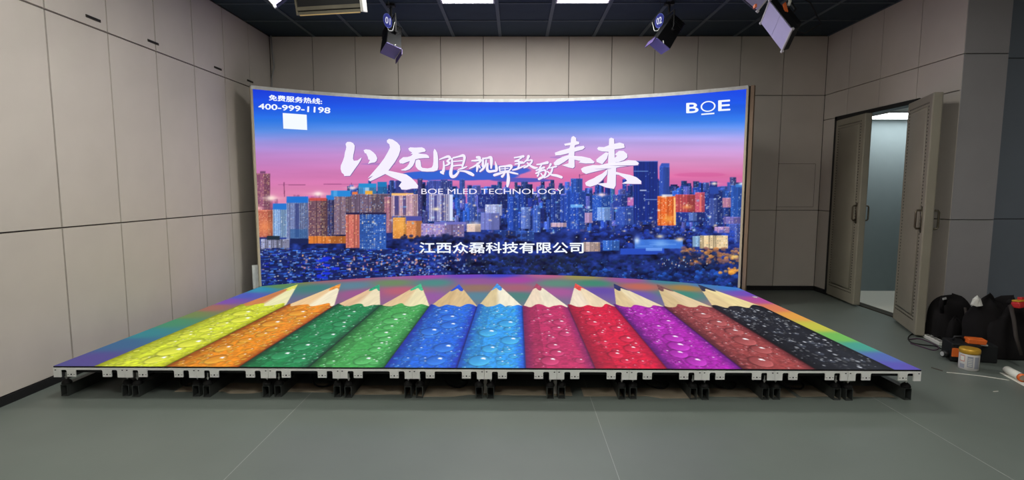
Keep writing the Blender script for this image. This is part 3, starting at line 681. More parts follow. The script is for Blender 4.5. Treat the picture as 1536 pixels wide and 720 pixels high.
OUT = [
 (ZA, [(132,150),(150,128),(185,128),(215,142),(232,170),(228,215),(216,270),(212,310),(222,332),(262,328),(304,296),(300,318),(272,365),(225,430),(180,495),(118,497),(112,478),(90,460),(78,420),(80,385),(100,340),(118,290),(125,240),(135,210),(140,185)]),
 (ZA, [(326,218),(350,208),(395,214),(432,240),(460,270),(474,305),(466,335),(445,350),(410,355),(375,366),(395,325),(378,318),(372,290),(355,255),(340,250)]),
 (ZA, [(578,112),(600,95),(640,102),(690,135),(720,170),(724,215),(705,275),(665,345),(620,405),(595,438),(640,448),(720,465),(790,480),(840,515),(890,565),(915,600),(910,630),(850,632),(790,645),(735,642),(722,615),(706,608),(738,560),(690,535),(630,510),(560,475),(500,505),(440,535),(400,552),(378,540),(430,490),(372,522),(420,465),(490,385),(550,305),(590,235),(612,190),(605,155),(580,135)]),
 (ZB, [(230,130),(260,112),(330,118),(440,112),(480,130),(500,160),(490,180),(440,188),(380,205),(440,215),(510,222),(545,245),(556,278),(480,278),(400,285),(340,300),(330,340),(300,400),(250,450),(190,472),(130,470),(115,460),(160,445),(210,410),(240,370),(255,325),(210,340),(150,365),(105,360),(88,335),(95,310),(150,265),(220,262),(275,245),(300,215),(265,215),(290,195),(245,165)]),
 (ZB, [(350,310),(390,300),(415,315),(425,360),(430,410),(450,430),(530,438),(590,425),(610,390),(618,330),(618,180),(632,135),(655,155),(680,200),(690,280),(692,420),(680,465),(620,485),(520,488),(440,483),(380,455),(345,410),(340,350)]),
 (ZD, [(270,75),(290,65),(318,85),(320,120),(350,128),(352,150),(305,165),(300,190),(340,178),(400,170),(412,190),(390,210),(300,235),(298,280),(380,285),(470,305),(518,345),(505,360),(420,362),(345,352),(365,335),(300,320),(302,395),(285,413),(240,405),(165,380),(235,360),(238,310),(190,345),(130,380),(85,382),(75,355),(110,320),(170,290),(235,270),(240,250),(150,272),(95,275),(88,245),(140,225),(215,205),(245,195),(255,165),(200,170),(188,150),(260,135),(262,100)]),
 (ZD, [(675,95),(695,82),(728,95),(730,140),(735,300),(750,400),(745,600),(725,635),(640,620),(540,580),(590,575),(650,572),(660,450),(665,300),(670,200)]),
 (ZD, [(545,200),(560,182),(620,185),(670,165),(735,148),(790,135),(835,150),(843,190),(800,200),(735,210),(670,235),(600,232),(560,220)]),
 (ZD, [(640,240),(668,250),(650,310),(600,370),(540,345),(535,320),(570,290)]),
 (ZD, [(735,265),(780,225),(830,225),(870,260),(872,295),(835,325),(780,345),(735,350),(735,300),(760,280)]),
 (ZD, [(370,420),(400,400),(500,378),(570,380),(660,360),(800,345),(880,325),(960,330),(995,355),(985,378),(900,385),(800,398),(740,410),(660,420),(560,440),(480,460),(425,475),(385,455)]),
 (ZD, [(660,420),(650,480),(600,540),(540,590),(470,612),(425,600),(415,570),(450,545),(510,520),(540,500),(600,470)]),
 (ZD, [(745,450),(820,470),(900,485),(970,510),(1020,550),(1020,582),(930,582),(810,578),(870,550),(850,525),(780,485),(745,480)]),
]
STROKES = [
 (ZB, [[(715,300,18),(790,270,30),(850,255,40),(875,285,35),(830,325,25)], [(830,325,28),(865,355,35),(830,385,25),(800,395,15)], [(775,330,20),(780,420,34),(765,490,45),(738,498,35)], [(738,495,40),(770,520,25)],
       [(925,275,25),(1010,255,28),(1075,240,45),(1098,270,40),(1085,340,35),(1065,405,30)], [(930,330,18),(1000,325,18),(1060,320,20)], [(925,400,22),(1000,390,22),(1075,385,25)],
       [(905,290,28),(905,400,40),(885,500,50),(900,560,50),(950,555,45),(1000,500,30),(1010,480,15)], [(1000,455,15),(1070,435,30),(1135,410,15)], [(985,475,12),(1100,482,30),(1180,512,50),(1228,538,42)]]),
 (ZCc, [[(160,215,40),(195,220,45),(205,250,25)], [(80,268,22),(140,265,30),(215,255,35),(190,300,30),(120,350,25),(45,385,15)], [(165,310,30),(165,360,40),(155,430,20)], [(190,340,25),(205,375,20)],
       [(250,230,25),(250,300,35),(250,350,40)], [(255,235,25),(320,225,30),(370,218,45),(380,280,45),(375,380,25)], [(300,260,25),(290,330,30),(250,390,35),(205,430,25)], [(325,310,25),(315,390,40),(340,430,40),(410,425,35),(455,415,40),(455,360,40),(440,280,10)],
       [(500,365,25),(510,430,20)], [(505,360,25),(600,350,30),(680,345,45),(680,380,30),(650,420,20)], [(520,395,14),(640,385,14)], [(515,430,16),(650,420,18)], [(590,360,16),(590,430,16)], [(620,440,25),(540,455,30),(480,470,40),(425,488,40)], [(590,440,20),(570,480,30),(545,508,40)], [(650,440,25),(720,455,30),(785,470,20)], [(630,440,30),(640,520,45),(635,600,50),(625,660,32)],
       [(735,220,22),(800,210,25),(870,200,40)], [(840,220,25),(800,250,20),(745,275,25)], [(745,275,22),(800,280,20),(860,290,25)], [(745,320,20),(800,310,22),(880,300,22)], [(800,260,25),(805,330,30),(790,375,25)], [(705,410,20),(760,395,30),(830,370,25),(900,340,15)], [(950,200,45),(930,250,30),(890,285,20)], [(930,265,18),(1000,258,25),(990,300,28),(930,350,30),(880,375,20)], [(930,300,20),(980,345,30),(1040,375,40),(1085,375,20)],
       [(1080,325,22),(1130,320,28),(1240,295,45)], [(1150,330,22),(1120,380,25)], [(1070,415,25),(1120,395,30),(1190,370,30)], [(1150,390,25),(1110,440,35),(1065,460,25)], [(1130,430,20),(1190,410,30),(1215,440,30),(1190,500,35),(1110,548,36)], [(1110,470,20),(1090,500,30)], [(1140,460,20),(1160,490,22)], [(1290,320,35),(1270,360,25),(1235,400,18)], [(1270,380,18),(1375,355,28)], [(1320,370,25),(1300,440,30),(1250,500,25),(1190,530,15)], [(1240,430,20),(1300,480,30),(1380,495,40),(1455,520,40)]]),
]
polys = [[F(x, y) for x, y in pl] for F, pl in OUT]
for F, sts in STROKES:
    for st in sts: polys += brush(st, F)
on_scr_mesh('lettering', polys, 0.004, M_TXT)['label'] = 'white brush calligraphy slogan'
on_scr_mesh('lettering_shadow', [[(u+0.9, v+0.8) for u, v in pl] for pl in polys], 0.002, M_TXTSH)
def text_mesh(body, offset=0.0):
    c = bpy.data.curves.new('text', 'FONT'); c.body = body; c.resolution_u = 4; c.offset = offset
    o = bpy.data.objects.new('text', c); COL.objects.link(o)
    bpy.context.view_layer.update()
    me = o.evaluated_get(bpy.context.evaluated_depsgraph_get()).to_mesh()
    V = np.array([v.co[:] for v in me.vertices]); Fc = [tuple(p.vertices) for p in me.polygons]
    bpy.data.objects.remove(o); bpy.data.curves.remove(c)
    lo, hi = V.min(0), V.max(0); V = (V-lo)/np.maximum(hi-lo, 1e-6)
    return V, Fc
def scr_text(body, TL, TR, BR, BL, m, bold=0.0, name='lettering'):
    V, Fc = text_mesh(body, 0.0); b = MB()
    TL, TR, BR, BL = map(np.array, (TL, TR, BR, BL))
    sh_ = [(0, 0)] + ([(-bold, 0), (bold, 0), (0, -bold*.8), (0, bold*.8)] if bold else [])      # a heavier weight: the outline drawn with small shifts
    for n_, (du, dv) in enumerate(sh_):
        k0 = len(b.v)
        for x, y, _ in V:
            q = (TL*(1-x)+TR*x)*y + (BL*(1-x)+BR*x)*(1-y); b.v.append(tuple(on_screen(q[0]+du, q[1]+dv, 0.004+n_*.0002)))
        b.f += [tuple(k0+i for i in f_) for f_ in Fc]
    return b.build(name, m, disp)
z1 = lambda x, y: (360+x*.2604, 120+y*.2604)
z2 = lambda x, y: (740+x*.2604, 120+y*.2604)
scr_text('免费服务热线:', z1(167, 85), z1(472, 107), z1(472, 140), z1(167, 117), M_TXT2, 0.35)
scr_text('400-999-1198', z1(107, 135), z1(520, 160), z1(518, 192), z1(107, 166), M_TXT2, 0.4)
on_scr_mesh('white_square', [[z1(246, 190), z1(384, 200), z1(387, 288), z1(250, 280)]], 0.003, M_TXT2)['label'] = 'plain white square'
scr_text('B', z2(1113, 134), z2(1180, 130), z2(1180, 187), z2(1113, 190), M_TXT2, 0.5)
scr_text('E', z2(1297, 119), z2(1363, 114), z2(1363, 174), z2(1297, 178), M_TXT2, 0.5)
ring = []
for k in range(36):
    a0, a1 = 2*PI*k/36, 2*PI*(k+1)/36
    q = lambda a, f: z2(1237+(43*f)*math.cos(a), 152+(31*f)*math.sin(a)-0.07*43*f*math.cos(a))
    ring.append([q(a0, 1), q(a1, 1), q(a1, .80), q(a0, .80)])
on_scr_mesh('lettering', ring, 0.004, M_TXT2)
on_scr_mesh('lettering', [[z2(1198, 194), z2(1273, 188), z2(1273, 196), z2(1198, 202)]], 0.004, M_TXT2)
scr_text('BOE MLED TECHNOLOGY', (632, 283), (845.5, 283), (845.5, 291.2), (632, 291.2), M_TXT, 0.0)
scr_text('江西众磊科技有限公司', (629.5, 363.4), (875, 363.4), (875, 379.6), (629.5, 379.6), M_TXT2, 0.45)
finish(LW)

# ------------------------------------------------------------------ pencil picture for the LED floor, painted in plan (5 mm cells)
PS = 200.0              # cells per metre
fw_, fh_ = int(6.0*PS)+1, int(4.0*PS)+1
X_ = np.arange(fw_)/PS - 3.0; Y_ = np.arange(fh_)/PS
XX, YY = np.meshgrid(X_, Y_)
def fp(u, v): q = on_z(u, v, ZP); return q.x, q.y
bgp = []
for (u, v, c) in [(90, 548, (74, 70, 138)), (130, 540, (78, 66, 140)), (180, 516, (50, 96, 140)), (215, 500, (40, 130, 140)), (255, 484, (60, 140, 100)), (285, 472, (110, 132, 70)), (315, 462, (160, 100, 84)), (340, 452, (120, 70, 170)), (365, 444, (70, 84, 190)), (392, 434, (40, 140, 180)), (420, 429, (90, 140, 80)),
                  (450, 422, (120, 140, 60)), (470, 432, (60, 130, 120)), (480, 420, (160, 96, 110)), (530, 417, (170, 80, 120)), (530, 428, (90, 130, 150)), (545, 440, (160, 80, 140)), (600, 415, (160, 90, 150)), (590, 424, (110, 140, 90)), (600, 436, (190, 90, 110)), (640, 414, (170, 60, 170)), (650, 424, (70, 140, 130)), (645, 446, (150, 80, 160)),
                  (700, 413, (110, 60, 200)), (715, 422, (150, 80, 150)), (715, 432, (150, 110, 90)), (716, 444, (80, 130, 150)), (750, 412, (60, 60, 210)), (775, 420, (170, 60, 160)), (775, 432, (170, 90, 110)), (776, 444, (70, 130, 120)), (820, 413, (190, 90, 140)), (835, 425, (90, 140, 120)), (836, 438, (170, 80, 150)), (870, 415, (160, 150, 70)), (890, 425, (60, 140, 110)), (900, 436, (100, 70, 170)),
                  (940, 420, (160, 80, 150)), (960, 430, (200, 100, 80)), (950, 442, (110, 80, 180)), (1000, 422, (60, 130, 150)), (1030, 432, (170, 130, 60)), (1020, 441, (60, 140, 120)), (1060, 428, (60, 120, 190)), (1095, 432, (50, 120, 210)), (1118, 440, (110, 70, 190)), (1140, 450, (180, 70, 150)), (1165, 462, (226, 120, 80)), (1195, 474, (236, 160, 60)), (1225, 490, (200, 196, 60)), (1260, 506, (110, 190, 80)), (1295, 520, (60, 160, 140)), (1330, 536, (76, 100, 180)), (1365, 552, (88, 76, 176)), (1345, 551, (84, 80, 180))]:
    x, y = fp(u, v); bgp.append((x, y, c))
fc = idw(bgp, XX, YY*1.0, 3.2); fc = fc*.86 + fc.mean(-1, keepdims=True)*.12
edge_u = [137, 246, 358, 464, 577, 686, 789, 893, 1000, 1111, 1219, 1335]
EX = [fp(u, 551)[0] for u in edge_u]
tips = [(449, 425), (513, 424), (570.5, 425), (632, 424), (689, 425), (745.5, 423.5), (804, 423.5), (862, 423.5), (919, 424), (983, 425), (1044, 425)]
PC = [(204, 214, 50), (226, 136, 28), (30, 128, 72), (66, 160, 78), (30, 100, 214), (46, 148, 228), (182, 44, 92), (204, 26, 56), (166, 34, 166), (150, 66, 66), (30, 32, 40)]
PD = [(150, 150, 20), (140, 60, 10), (20, 60, 40), (24, 90, 40), (24, 40, 160), (20, 70, 190), (120, 30, 90), (150, 16, 50), (84, 20, 110), (84, 34, 40), (16, 18, 24)]
TC = [(214, 214, 90), (222, 140, 50), (40, 150, 110), (60, 180, 130), (30, 70, 200), (60, 140, 220), (160, 60, 90), (216, 70, 60), (36, 40, 90), (110, 70, 70), (40, 44, 66)]
WOODL = [(190, 120, 70), (224, 190, 140), (214, 180, 140), (214, 184, 140), (200, 170, 120), (206, 186, 140), (226, 206, 180), (230, 214, 190), (210, 186, 140), (200, 176, 130), (214, 190, 140)]
WOODR = [(224, 220, 170), (232, 222, 190), (226, 212, 176), (224, 214, 170), (206, 178, 130), (232, 224, 200), (226, 216, 190), (224, 204, 170), (224, 208, 170), (214, 190, 150), (226, 206, 150)]
SH = fp(760, 459)[1]    # shoulder line
def put(mask, col):
    fc[:] = fc*(1-mask[..., None]) + col*mask[..., None]
fine = fbm(fh_, fw_, 160, 240, 3, 41); grain = fbm(fh_, fw_, 14, 260, 4, 43)
DR = random.Random(9)
def drop(x, y, rx, ry, bc, lightc, strength=1.0, hl=True):
    x0, x1 = int((x-1.5*rx+3)*PS), int((x+1.5*rx+3)*PS)+2; y0, y1 = int((y-1.5*ry)*PS), int((y+1.5*ry)*PS)+2
    x0, y0 = max(0, x0), max(0, y0); x1, y1 = min(fw_, x1), min(fh_, y1)
    if x1 <= x0 or y1 <= y0: return
    a = (XX[y0:y1, x0:x1]-x)/rx; b = (YY[y0:y1, x0:x1]-y)/ry; d = np.sqrt(a*a+b*b)
    w = fc[y0:y1, x0:x1]
    sh = np.clip(1.25-d, 0, 1)*np.clip(-a*.6-b*.8+.5, 0, 1)*0.9*strength   # dark crescent on the near left
    sh = np.where(d > .86, sh, sh*.25)
    w[:] = w*(1-np.clip(sh, 0, .8)[..., None])
    m = np.clip((1-d)*max(rx, ry)*PS*.7, 0, 1)
    g = np.clip(.5 + .55*(-b*.75 + a*.3), 0, 1)[..., None]
    cc = bc*(1-g)*1.0 + lightc*g
    w[:] = w*(1-(m*.85*strength)[..., None]) + cc*(m*.85*strength)[..., None]
    rim = np.clip(1-np.abs(d-.93)*7, 0, 1)*np.clip(b*.8 - a*.1 + .2, 0, 1)*.55*strength
    w[:] = w*(1-rim[..., None]) + bc*.35*rim[..., None]
    rim2 = np.clip(1-np.abs(d-.93)*8, 0, 1)*np.clip(-b*.9 + a*.4, 0, 1)*.4*strength
    w[:] = w*(1-rim2[..., None]) + np.clip(lightc*1.25, 0, 1)*rim2[..., None]
    if hl:
        h = np.clip(1.15-np.hypot((a-.34)/.24, (b-.38)/.20), 0, 1)*1.6
        h2 = np.clip(1.1-np.hypot((a-.52)/.10, (b-.22)/.12), 0, 1)*1.2
        h = np.clip(h+h2, 0, 1)*min(1, strength+.1)
        w[:] = w*(1-h[..., None]) + C(250, 252, 255)*h[..., None]
for k in range(11):
    xa, xb = EX[k], EX[k+1]; wd = xb-xa; tx, ty = fp(*tips[k]); xc = (xa+xb)/2
    f = (XX-xa)/wd
    inside = (f > 0) & (f < 1)
    scal = SH - 0.04 + 0.15*(.5+.5*np.cos(2*PI*f*2.4+.9*np.sin(k*2.3)))*(.55+.45*np.sin(f*5+k)**2) + 0.012*np.sin(f*31+k)
    body = inside & (YY < scal)
    base_c, dark_c = C(*PC[k]), C(*PD[k])
    prof = np.clip(np.minimum(f*5.5+.12, (1-f)*5.0+.05), 0, 1)
    facet = 1 + 0.10*np.where(f < .30, -1.2, np.where(f > .72, .5, 0.3))
    cc = (dark_c + (base_c-dark_c)*prof[..., None])*facet[..., None]
    cc = cc*(0.80 + 0.40*fine)[..., None]
    put(body.astype(float), np.clip(cc, 0, 1))
    # wood cone to the tip
    tt = np.clip((YY-SH-.02)/(ty-SH-.02), 0, 1)
    le = xa + (tx-xa)*tt + .012; re = xb + (tx-xb)*tt - .012
    wood = (YY >= scal) & (YY < ty) & (XX > le) & (XX < re)
    fw2 = np.clip((XX-le)/np.maximum(re-le, 1e-3), 0, 1)
    wl_, wr_ = C(*WOODL[k]), C(*WOODR[k])
    sh = np.clip((fw2-.38)*7, 0, 1)[..., None]
    wc = (wl_*(1-sh) + wr_*sh)*(0.97 + .14*grain)[..., None]
    put(wood.astype(float), np.clip(wc, 0, 1))
    tip = wood & (YY > SH + (ty-SH)*(.66 + .06*np.sin(fw2*9+k)))
    tcx = C(*TC[k])*(0.7+.7*fine)[..., None]
    put(tip*.95, np.clip(tcx, 0, 1))
    # water drops
    ymax = SH - .03
    lightc = np.clip(base_c*1.15+.12, 0, 1)
    if k == 10:
        for i in range(520):
            x, y = xa+.03+DR.random()*(wd-.06), DR.uniform(.0, ymax); r = DR.choice([.004, .005, .006, .008, .011, .015]); 
            m = DR.uniform(.25, 1.0)**1.5
            drop(x, y, r, r*1.6, C(190, 195, 205)*m, C(245, 248, 255)*m, .95, False)
        for i in range(34):
            x, y = xa+.08+DR.random()*(wd-.16), DR.uniform(.05, ymax); r = DR.uniform(.018, .034)
            drop(x, y, r, r*1.7, C(46, 50, 60), C(90, 96, 110), .9, True)
        continue
    ns = {6: 150, 7: 200}.get(k, 620)
    for i in range(ns):
        x, y = xa+.03+DR.random()*(wd-.06), DR.uniform(.0, ymax); r = DR.choice([.004, .005, .006, .008, .010, .014, .02])
        drop(x, y, r, r*1.5, base_c*.8, np.clip(lightc*1.1, 0, 1), DR.uniform(.4, .95), DR.random() < .6)
    for i in range(24):
        x, y = xa+.08+DR.random()*(wd-.16), DR.uniform(.1, ymax); r = DR.uniform(.022, .036)
        drop(x, y, r, r*1.7, base_c*.85, lightc, .85, True)
    y = .16; 
    while y < ymax-.1:
        r = DR.uniform(.045, .085)*(1.0 if k not in (6, 7) else .8); x = xc + DR.uniform(-.10, .12)
        drop(x, y, r, r*1.5, base_c*.88, lightc, .95, True); y += r*DR.uniform(2.4, 4.4)
    # black gap between neighbours
    gap = np.clip(1-np.abs(XX-xb)/.018, 0, 1)*(YY < SH-.02)*.75
    if k < 10: put(gap, dark_c*.35)
fc = np.clip(fc, 0, 1)

# ------------------------------------------------------------------ LED floor stage
LF = thing('led_floor_stage', (0, 1.5, 0), 'low LED floor stage showing giant wet coloured pencils', 'stage')
NX, NY = 1000, 420
xs = np.linspace(-3, 3, NX); fr_ = np.linspace(0, 1, NY)**1.25
yend = CYC + np.sqrt((RAD-.008)**2 - xs**2)
GX = np.repeat(xs[None, :], NY, 0); GY = fr_[:, None]*yend[None, :]
P = np.stack([GX, GY, np.full_like(GX, ZP)], -1).reshape(-1, 3)
colr = lin(bilinear(fc, (P[:, 0]+3)*PS, P[:, 1]*PS))
fd = child('display', grid_mesh('display', P, NX, NY, colr, M_LEDFLOOR), LF); fd['label'] = 'glowing picture of eleven wet coloured pencils'
# dark shell under the display
b = MB(); n = 40
top = [(-3 + 6*k/n, CYC + math.sqrt((RAD-.008)**2 - (-3+6*k/n)**2)) for k in range(n+1)]
outl = [(-3.0, 0.0), (3.0, 0.0)] + top[::-1]
b.prism(outl, lambda x, y, d: (x, y, d), ZP-0.012, ZP-0.001).build('display_rim', M_BLACK, LF)
for k in range(12):      # dark module bodies, one per cabinet column
    x0 = -3+.5*k
    y1 = CYC + math.sqrt((RAD-.02)**2 - max(abs(x0), abs(x0+.5))**2)
    MB().box(x0+.004, x0+.496, 0.03, y1, ZP-0.055, ZP-0.0125).build('module_body', M_DARK, LF)
# front plates, one per cabinet
def round_rect_notch(x0, x1, zb, zt, r, n=4):     # path along a notch cut up from the bottom edge
    pts = [(x0, zb)]
    for i in range(n+1):
        a = PI - (PI/2)*i/n; pts.append((x0+r+r*math.cos(a), zt-r+r*math.sin(a)))
    for i in range(n+1):
        a = PI/2 - (PI/2)*i/n; pts.append((x1-r+r*math.cos(a), zt-r+r*math.sin(a)))
    pts.append((x1, zb)); return pts
zt, zs, zb = ZP-0.012, ZP-0.026, ZP-0.075
prof = [(0.001, zt), (0.001, zb-.004), (0.052, zb-.004)]
prof += round_rect_notch(.052, .094, zb, zs, .010)[0:] + round_rect_notch(.155, .345, zb, zs, .010) + round_rect_notch(.406, .448, zb, zs, .010) + [(.448, zb-.004), (.499, zb-.004), (.499, zt)]
pm = MB().prism(prof, lambda a, z, d: (a, d, z), -0.004, 0.004).mesh('front_plate', M_ALU)
hm = MB()
for cx in (.125, .376):
    hm.tube([(cx, -.0055, ZP-.058), (cx, -.0038, ZP-.058)], .0052, 10)
    for dx in (-.021, .021): hm.box(cx+dx-.005, cx+dx+.005, -.005, -.0038, ZP-.0595, ZP-.0565)
for cx in (.016, .484): hm.box(cx-.005, cx+.005, -.005, -.0038, ZP-.030, ZP-.024)
hmm = hm.mesh('bolt_holes', M_BLACK)
for k in range(12):
    fpz = inst('front_plate', pm, LF, (-3+.5*k, 0, 0))
    if k == 0: fpz['label'] = 'pale aluminium plate with notches and bolt holes'
    inst('bolt_holes', hmm, fpz)['kind'] = 'stuff'
for sgn in (-1, 1):     # plates along the two sides
    for k in range(6):
        o = inst('side_plate', pm, LF, (3*sgn - 0.004*sgn, .5*k if sgn > 0 else .5*k+.5, 0), (0, 0, PI/2 if sgn > 0 else -PI/2))
# bearing tubes, levelling feet and studs
TUBE_W, TUBE_H = 0.048, 0.084
def hollow(w, h, y0, y1, th=.0035):
    b = MB(); a = w/2
    for (x0, x1, z0, z1) in [(-a, a, 0, th), (-a, a, h-th, h), (-a, -a+th, th, h-th), (a-th, a, th, h-th)]: b.box(x0, x1, y0, y1, z0, z1)
    return b
tmh = hollow(TUBE_W, TUBE_H, .035, 2.95).mesh('bearing_tube', M_TUBE)
rub = MB().lathe([(.030, 0), (.032, .008), (.026, .022), (.014, .032), (.010, .034)], (0, 0, TUBE_H), 16).mesh('rubber_foot', M_RUBBER, True)
stud = MB().tube([(0, 0, TUBE_H+.03), (0, 0, zb+.02)], .0048, 8).tube([(0, 0, TUBE_H+.045), (0, 0, TUBE_H+.052)], .0095, 6).mesh('levelling_stud', M_STEEL)
tx = [-2.975, 2.955]
for k in range(1, 12): tx += [-3+.5*k - .040, -3+.5*k + .040]
for x in sorted(tx):
    tb = inst('bearing_tube', tmh, LF, (x, R.uniform(-.008, .008), 0))
    for yy in (.062, .52, 1.0, 1.5):
        inst('rubber_foot', rub, tb, (0, yy, 0)); inst('levelling_stud', stud, tb, (0, yy, 0))
# short cross brackets between some tube pairs
for k, c in ((6, 0), (7, 1)):
    x = -3+.5*k
    MB().box(x-.012, x+.012, .12, .128, 0, .10 if k == 7 else .125).build('bracket', M_WHITE, LF)
MB().box(-3+.5*11+.12, -3+.5*11+.16, .30, .34, .03, ZP-.055).build('hanging_block', M_BLACK, LF)
finish(LF)
# packing strips on the floor under the stage
for i, (x0, x1, y0, y1, lab) in enumerate([(-2.25, -1.1, .10, .30, 'thin brown board lying under the stage beneath the yellow and orange pencils'), (-1.05, .62, .06, .26, 'thin brown board lying under the stage beneath the blue pencils'), (.70, 2.2, .05, .24, 'thin brown board lying under the stage beneath the red pencils'), (2.24, 2.9, .06, .30, 'thin brown board lying under the stage beneath the black pencil')]):
    pts_ = [(x0, y0+.03), (x0+(x1-x0)*.3, y0+.04), (x0+(x1-x0)*.36, y0), (x0+(x1-x0)*.5, y0+.005), (x0+(x1-x0)*.56, y0+.04), (x1, y0+.03), (x1, y1), (x0, y1)]
    tag(MB().prism(pts_, lambda x, y, d: (x, y, d), .0006, .0036).build('packing_board', M_PLY), lab, 'board', 'boards under the stage')
# loose leaflet and cables under the left end
tag(MB().obox((-2.72, .62, .085), (.10, .03, .03), (-.02, .07, .02), (0, -.001, .002)).build('leaflet', M_PAPER), 'white leaflet lying in the shade under the stage corner', 'paper')
def cable(name, pts, r, m, label, cat='cable', group=None):
    P_ = [Vector(p) for p in pts]; E_ = [2*P_[0]-P_[1]] + P_ + [2*P_[-1]-P_[-2]]; Q = []
    for i in range(1, len(E_)-2):
        for k in range(8):
            t_ = k/8; p0, p1, p2, p3 = E_[i-1], E_[i], E_[i+1], E_[i+2]
            Q.append(.5*((2*p1)+(-p0+p2)*t_+(2*p0-5*p1+4*p2-p3)*t_*t_+(-p0+3*p1-3*p2+p3)*t_**3))
    Q.append(P_[-1])
    for q in Q: q.z = max(q.z, r)
    return tag(MB().tube(Q, r, 8).build(name, m, None, True), label, cat, group)
cl = {1: 'black cable sagging under the stage below the yellow pencil', 3: 'black cable coiled under the stage below the second green pencil', 5: 'black cable sagging under the stage below the light blue pencil', 8: 'black cable coiled under the stage below the purple pencil', 9: 'black cable sagging under the stage below the brown pencil', 10: 'black cable heaped under the stage below the black pencil'}
for k, lb in cl.items():
    x = -3+.5*k; 
    cable('cable', [(x+.08, .9, ZP-.06), (x+.12, .5, .10), (x+.2, .28, .02), (x+.30, .22, .01), (x+.36, .30, .02), (x+.28, .38, .03), (x+.38, .60, .12), (x+.42, .9, ZP-.06)], .006, M_RUBBER, lb)

# ------------------------------------------------------------------ studio lights under the ceiling
def axes_from_image(e1, e2, k1, k2, r=None):
    """orthonormal axes from two directions seen in the picture plus how far each leans away from the viewer"""
    r = FW if r is None else r/r.dot(FW)
    a = (RT*e1[0] - UP*e1[1] + r*k1).normalized(); b_ = RT*e2[0] - UP*e2[1] + r*k2
    b_ = (b_ - a*b_.dot(a)).normalized(); n = a.cross(b_)
    if n.dot(FW) > 0: n = -n
    return a, b_, n
def pdepth(u, v, d):
    r_ = ray(u, v); return CAM + r_*(d/r_.dot(FW))
def text_flat(body, c, ax, ay, w, h, m, parent, off):
    V, Fc = text_mesh(body, 0.02); n = ax.cross(ay).normalized()
    if n.dot(CAM - c) < 0: n = -n
    b = MB(); b.v = [tuple(c + ax*((x-.5)*w) + ay*((y-.5)*h) + n*off) for x, y, _ in V]; b.f = Fc
    return b.build('number', m, parent)
def spot(u, v, d, aim, hw, label, sign_uv, num, mirror):
    c = pdepth(u, v, d); ex, ey, aim = axes_from_image(*aim, ray(u, v))
    t = thing('studio_spotlight', (c.x, c.y, c.z), label, 'studio light', 'numbered studio spotlights')
    L = .36
    b = MB(); bk = c - aim*L
    b.hexa([c-ex*hw-ey*hw, c+ex*hw-ey*hw, c+ex*hw+ey*hw, c-ex*hw+ey*hw, bk-ex*hw*.85-ey*hw*.85, bk+ex*hw*.85-ey*hw*.85, bk+ex*hw*.85+ey*hw*.85, bk-ex*hw*.85+ey*hw*.85])
    b.build('housing', M_BLACK, t, bevel=.008)
    MB().obox(c+aim*.004, ex*hw*.98, ey*hw*.98, aim*.004).build('diffuser', M_DIFFB, t)
    f0 = c + (ex if mirror > 0 else -ex)*hw
    sd = ex if mirror > 0 else -ex
    MB().obox(f0+sd*.012+aim*.035-ey*0, ey*hw*.9, sd*.004+aim*.0, aim*.04).build('barn_door', M_PURPLE, t)
    for k in (-1, 1): MB().tube([c - aim*.02 + sd*(hw*.2) + ey*hw*k, c + aim*.006 + ey*hw*k*1.05], .006, 6).build('clip', M_STEEL, t)
    # fins on the back half
    for i in range(6):
        q = bk + aim*(.02 + .022*i); MB().obox(q, ex*hw*.95, ey*hw*.95, aim*.003).build('cooling_fin', M_BLACK, t)
    # yoke, hanging rod and ceiling clamp
    mid = c - aim*.20; topz = mid.z + .20
    yk = [mid + ey*(hw+.02), Vector((mid.x, mid.y, topz)) + ey*(hw+.02), Vector((mid.x, mid.y, topz)) - ey*(hw+.02), mid - ey*(hw+.02)]
    MB().tube(yk, .010, 6).build('yoke', M_BLACK, t)
    for k in (-1, 1): MB().tube([mid + ey*(hw-.005)*k, mid + ey*(hw+.035)*k], .020, 10).build('yoke_knob', M_BLACK, t)
    MB().tube([(mid.x, mid.y, topz), (mid.x, mid.y, ZC-.006)], .014, 8).build('hanging_rod', M_BLACK, t)
    MB().box(mid.x-.05, mid.x+.05, mid.y-.04, mid.y+.04, ZC-.03, ZC-.006).build('ceiling_clamp', M_BLACK, t)
    finish(t)
    # number disc hanging on a wire
    sc = pdepth(*sign_uv, d-.30); n = (Vector((CAM.x, CAM.y, CAM.z+.4)) - sc).normalized()
    yaw = .90*mirror; rot = Matrix.Rotation(yaw, 3, 'Z'); n = (rot @ Vector((n.x, n.y, 0))).normalized()
    sx = Vector((-n.y, n.x, 0)); sz = Vector((0, 0, 1)) + sx*.1*mirror; sz.normalize()
    t2 = thing('number_disc', sc, 'round blue sign disc hanging beside the spotlight aimed %s' % ('right' if mirror > 0 else 'left'), 'sign')
    def disc(r, o0, o1): return MB().tube([sc+n*o0, sc+n*o1], r, 28)
    disc(.076, -.003, .0).build('disc_rim', M_SIGNRIM, t2); disc(.070, 0, .0015).build('disc_face', M_SIGN, t2)
    text_flat(num, sc, sx, sz, .088, .072, M_SIGNTXT, t2, .003)
    MB().tube([sc+sz*.07, sc+sz*.12 + sx*.02, (sc.x, sc.y, ZC-.006)], .0025, 6).build('hanging_wire', M_BLACK, t2)
    MB().tube([sc-sz*.074, sc-sz*.10+sx*.03*mirror, sc-sz*.085+sx*.09*mirror, sc+sz*.02+sx*.12*mirror], .003, 6).build('safety_chain', M_STEEL, t2)
    finish(t2)
spot(586, 76, 6.0, ((16.5, 7.5), (12, -11.5), 9.4, -11.9), .092, 'black studio spotlight with blue front aimed right, beside disc 01', (581.5, 31), '01', 1)
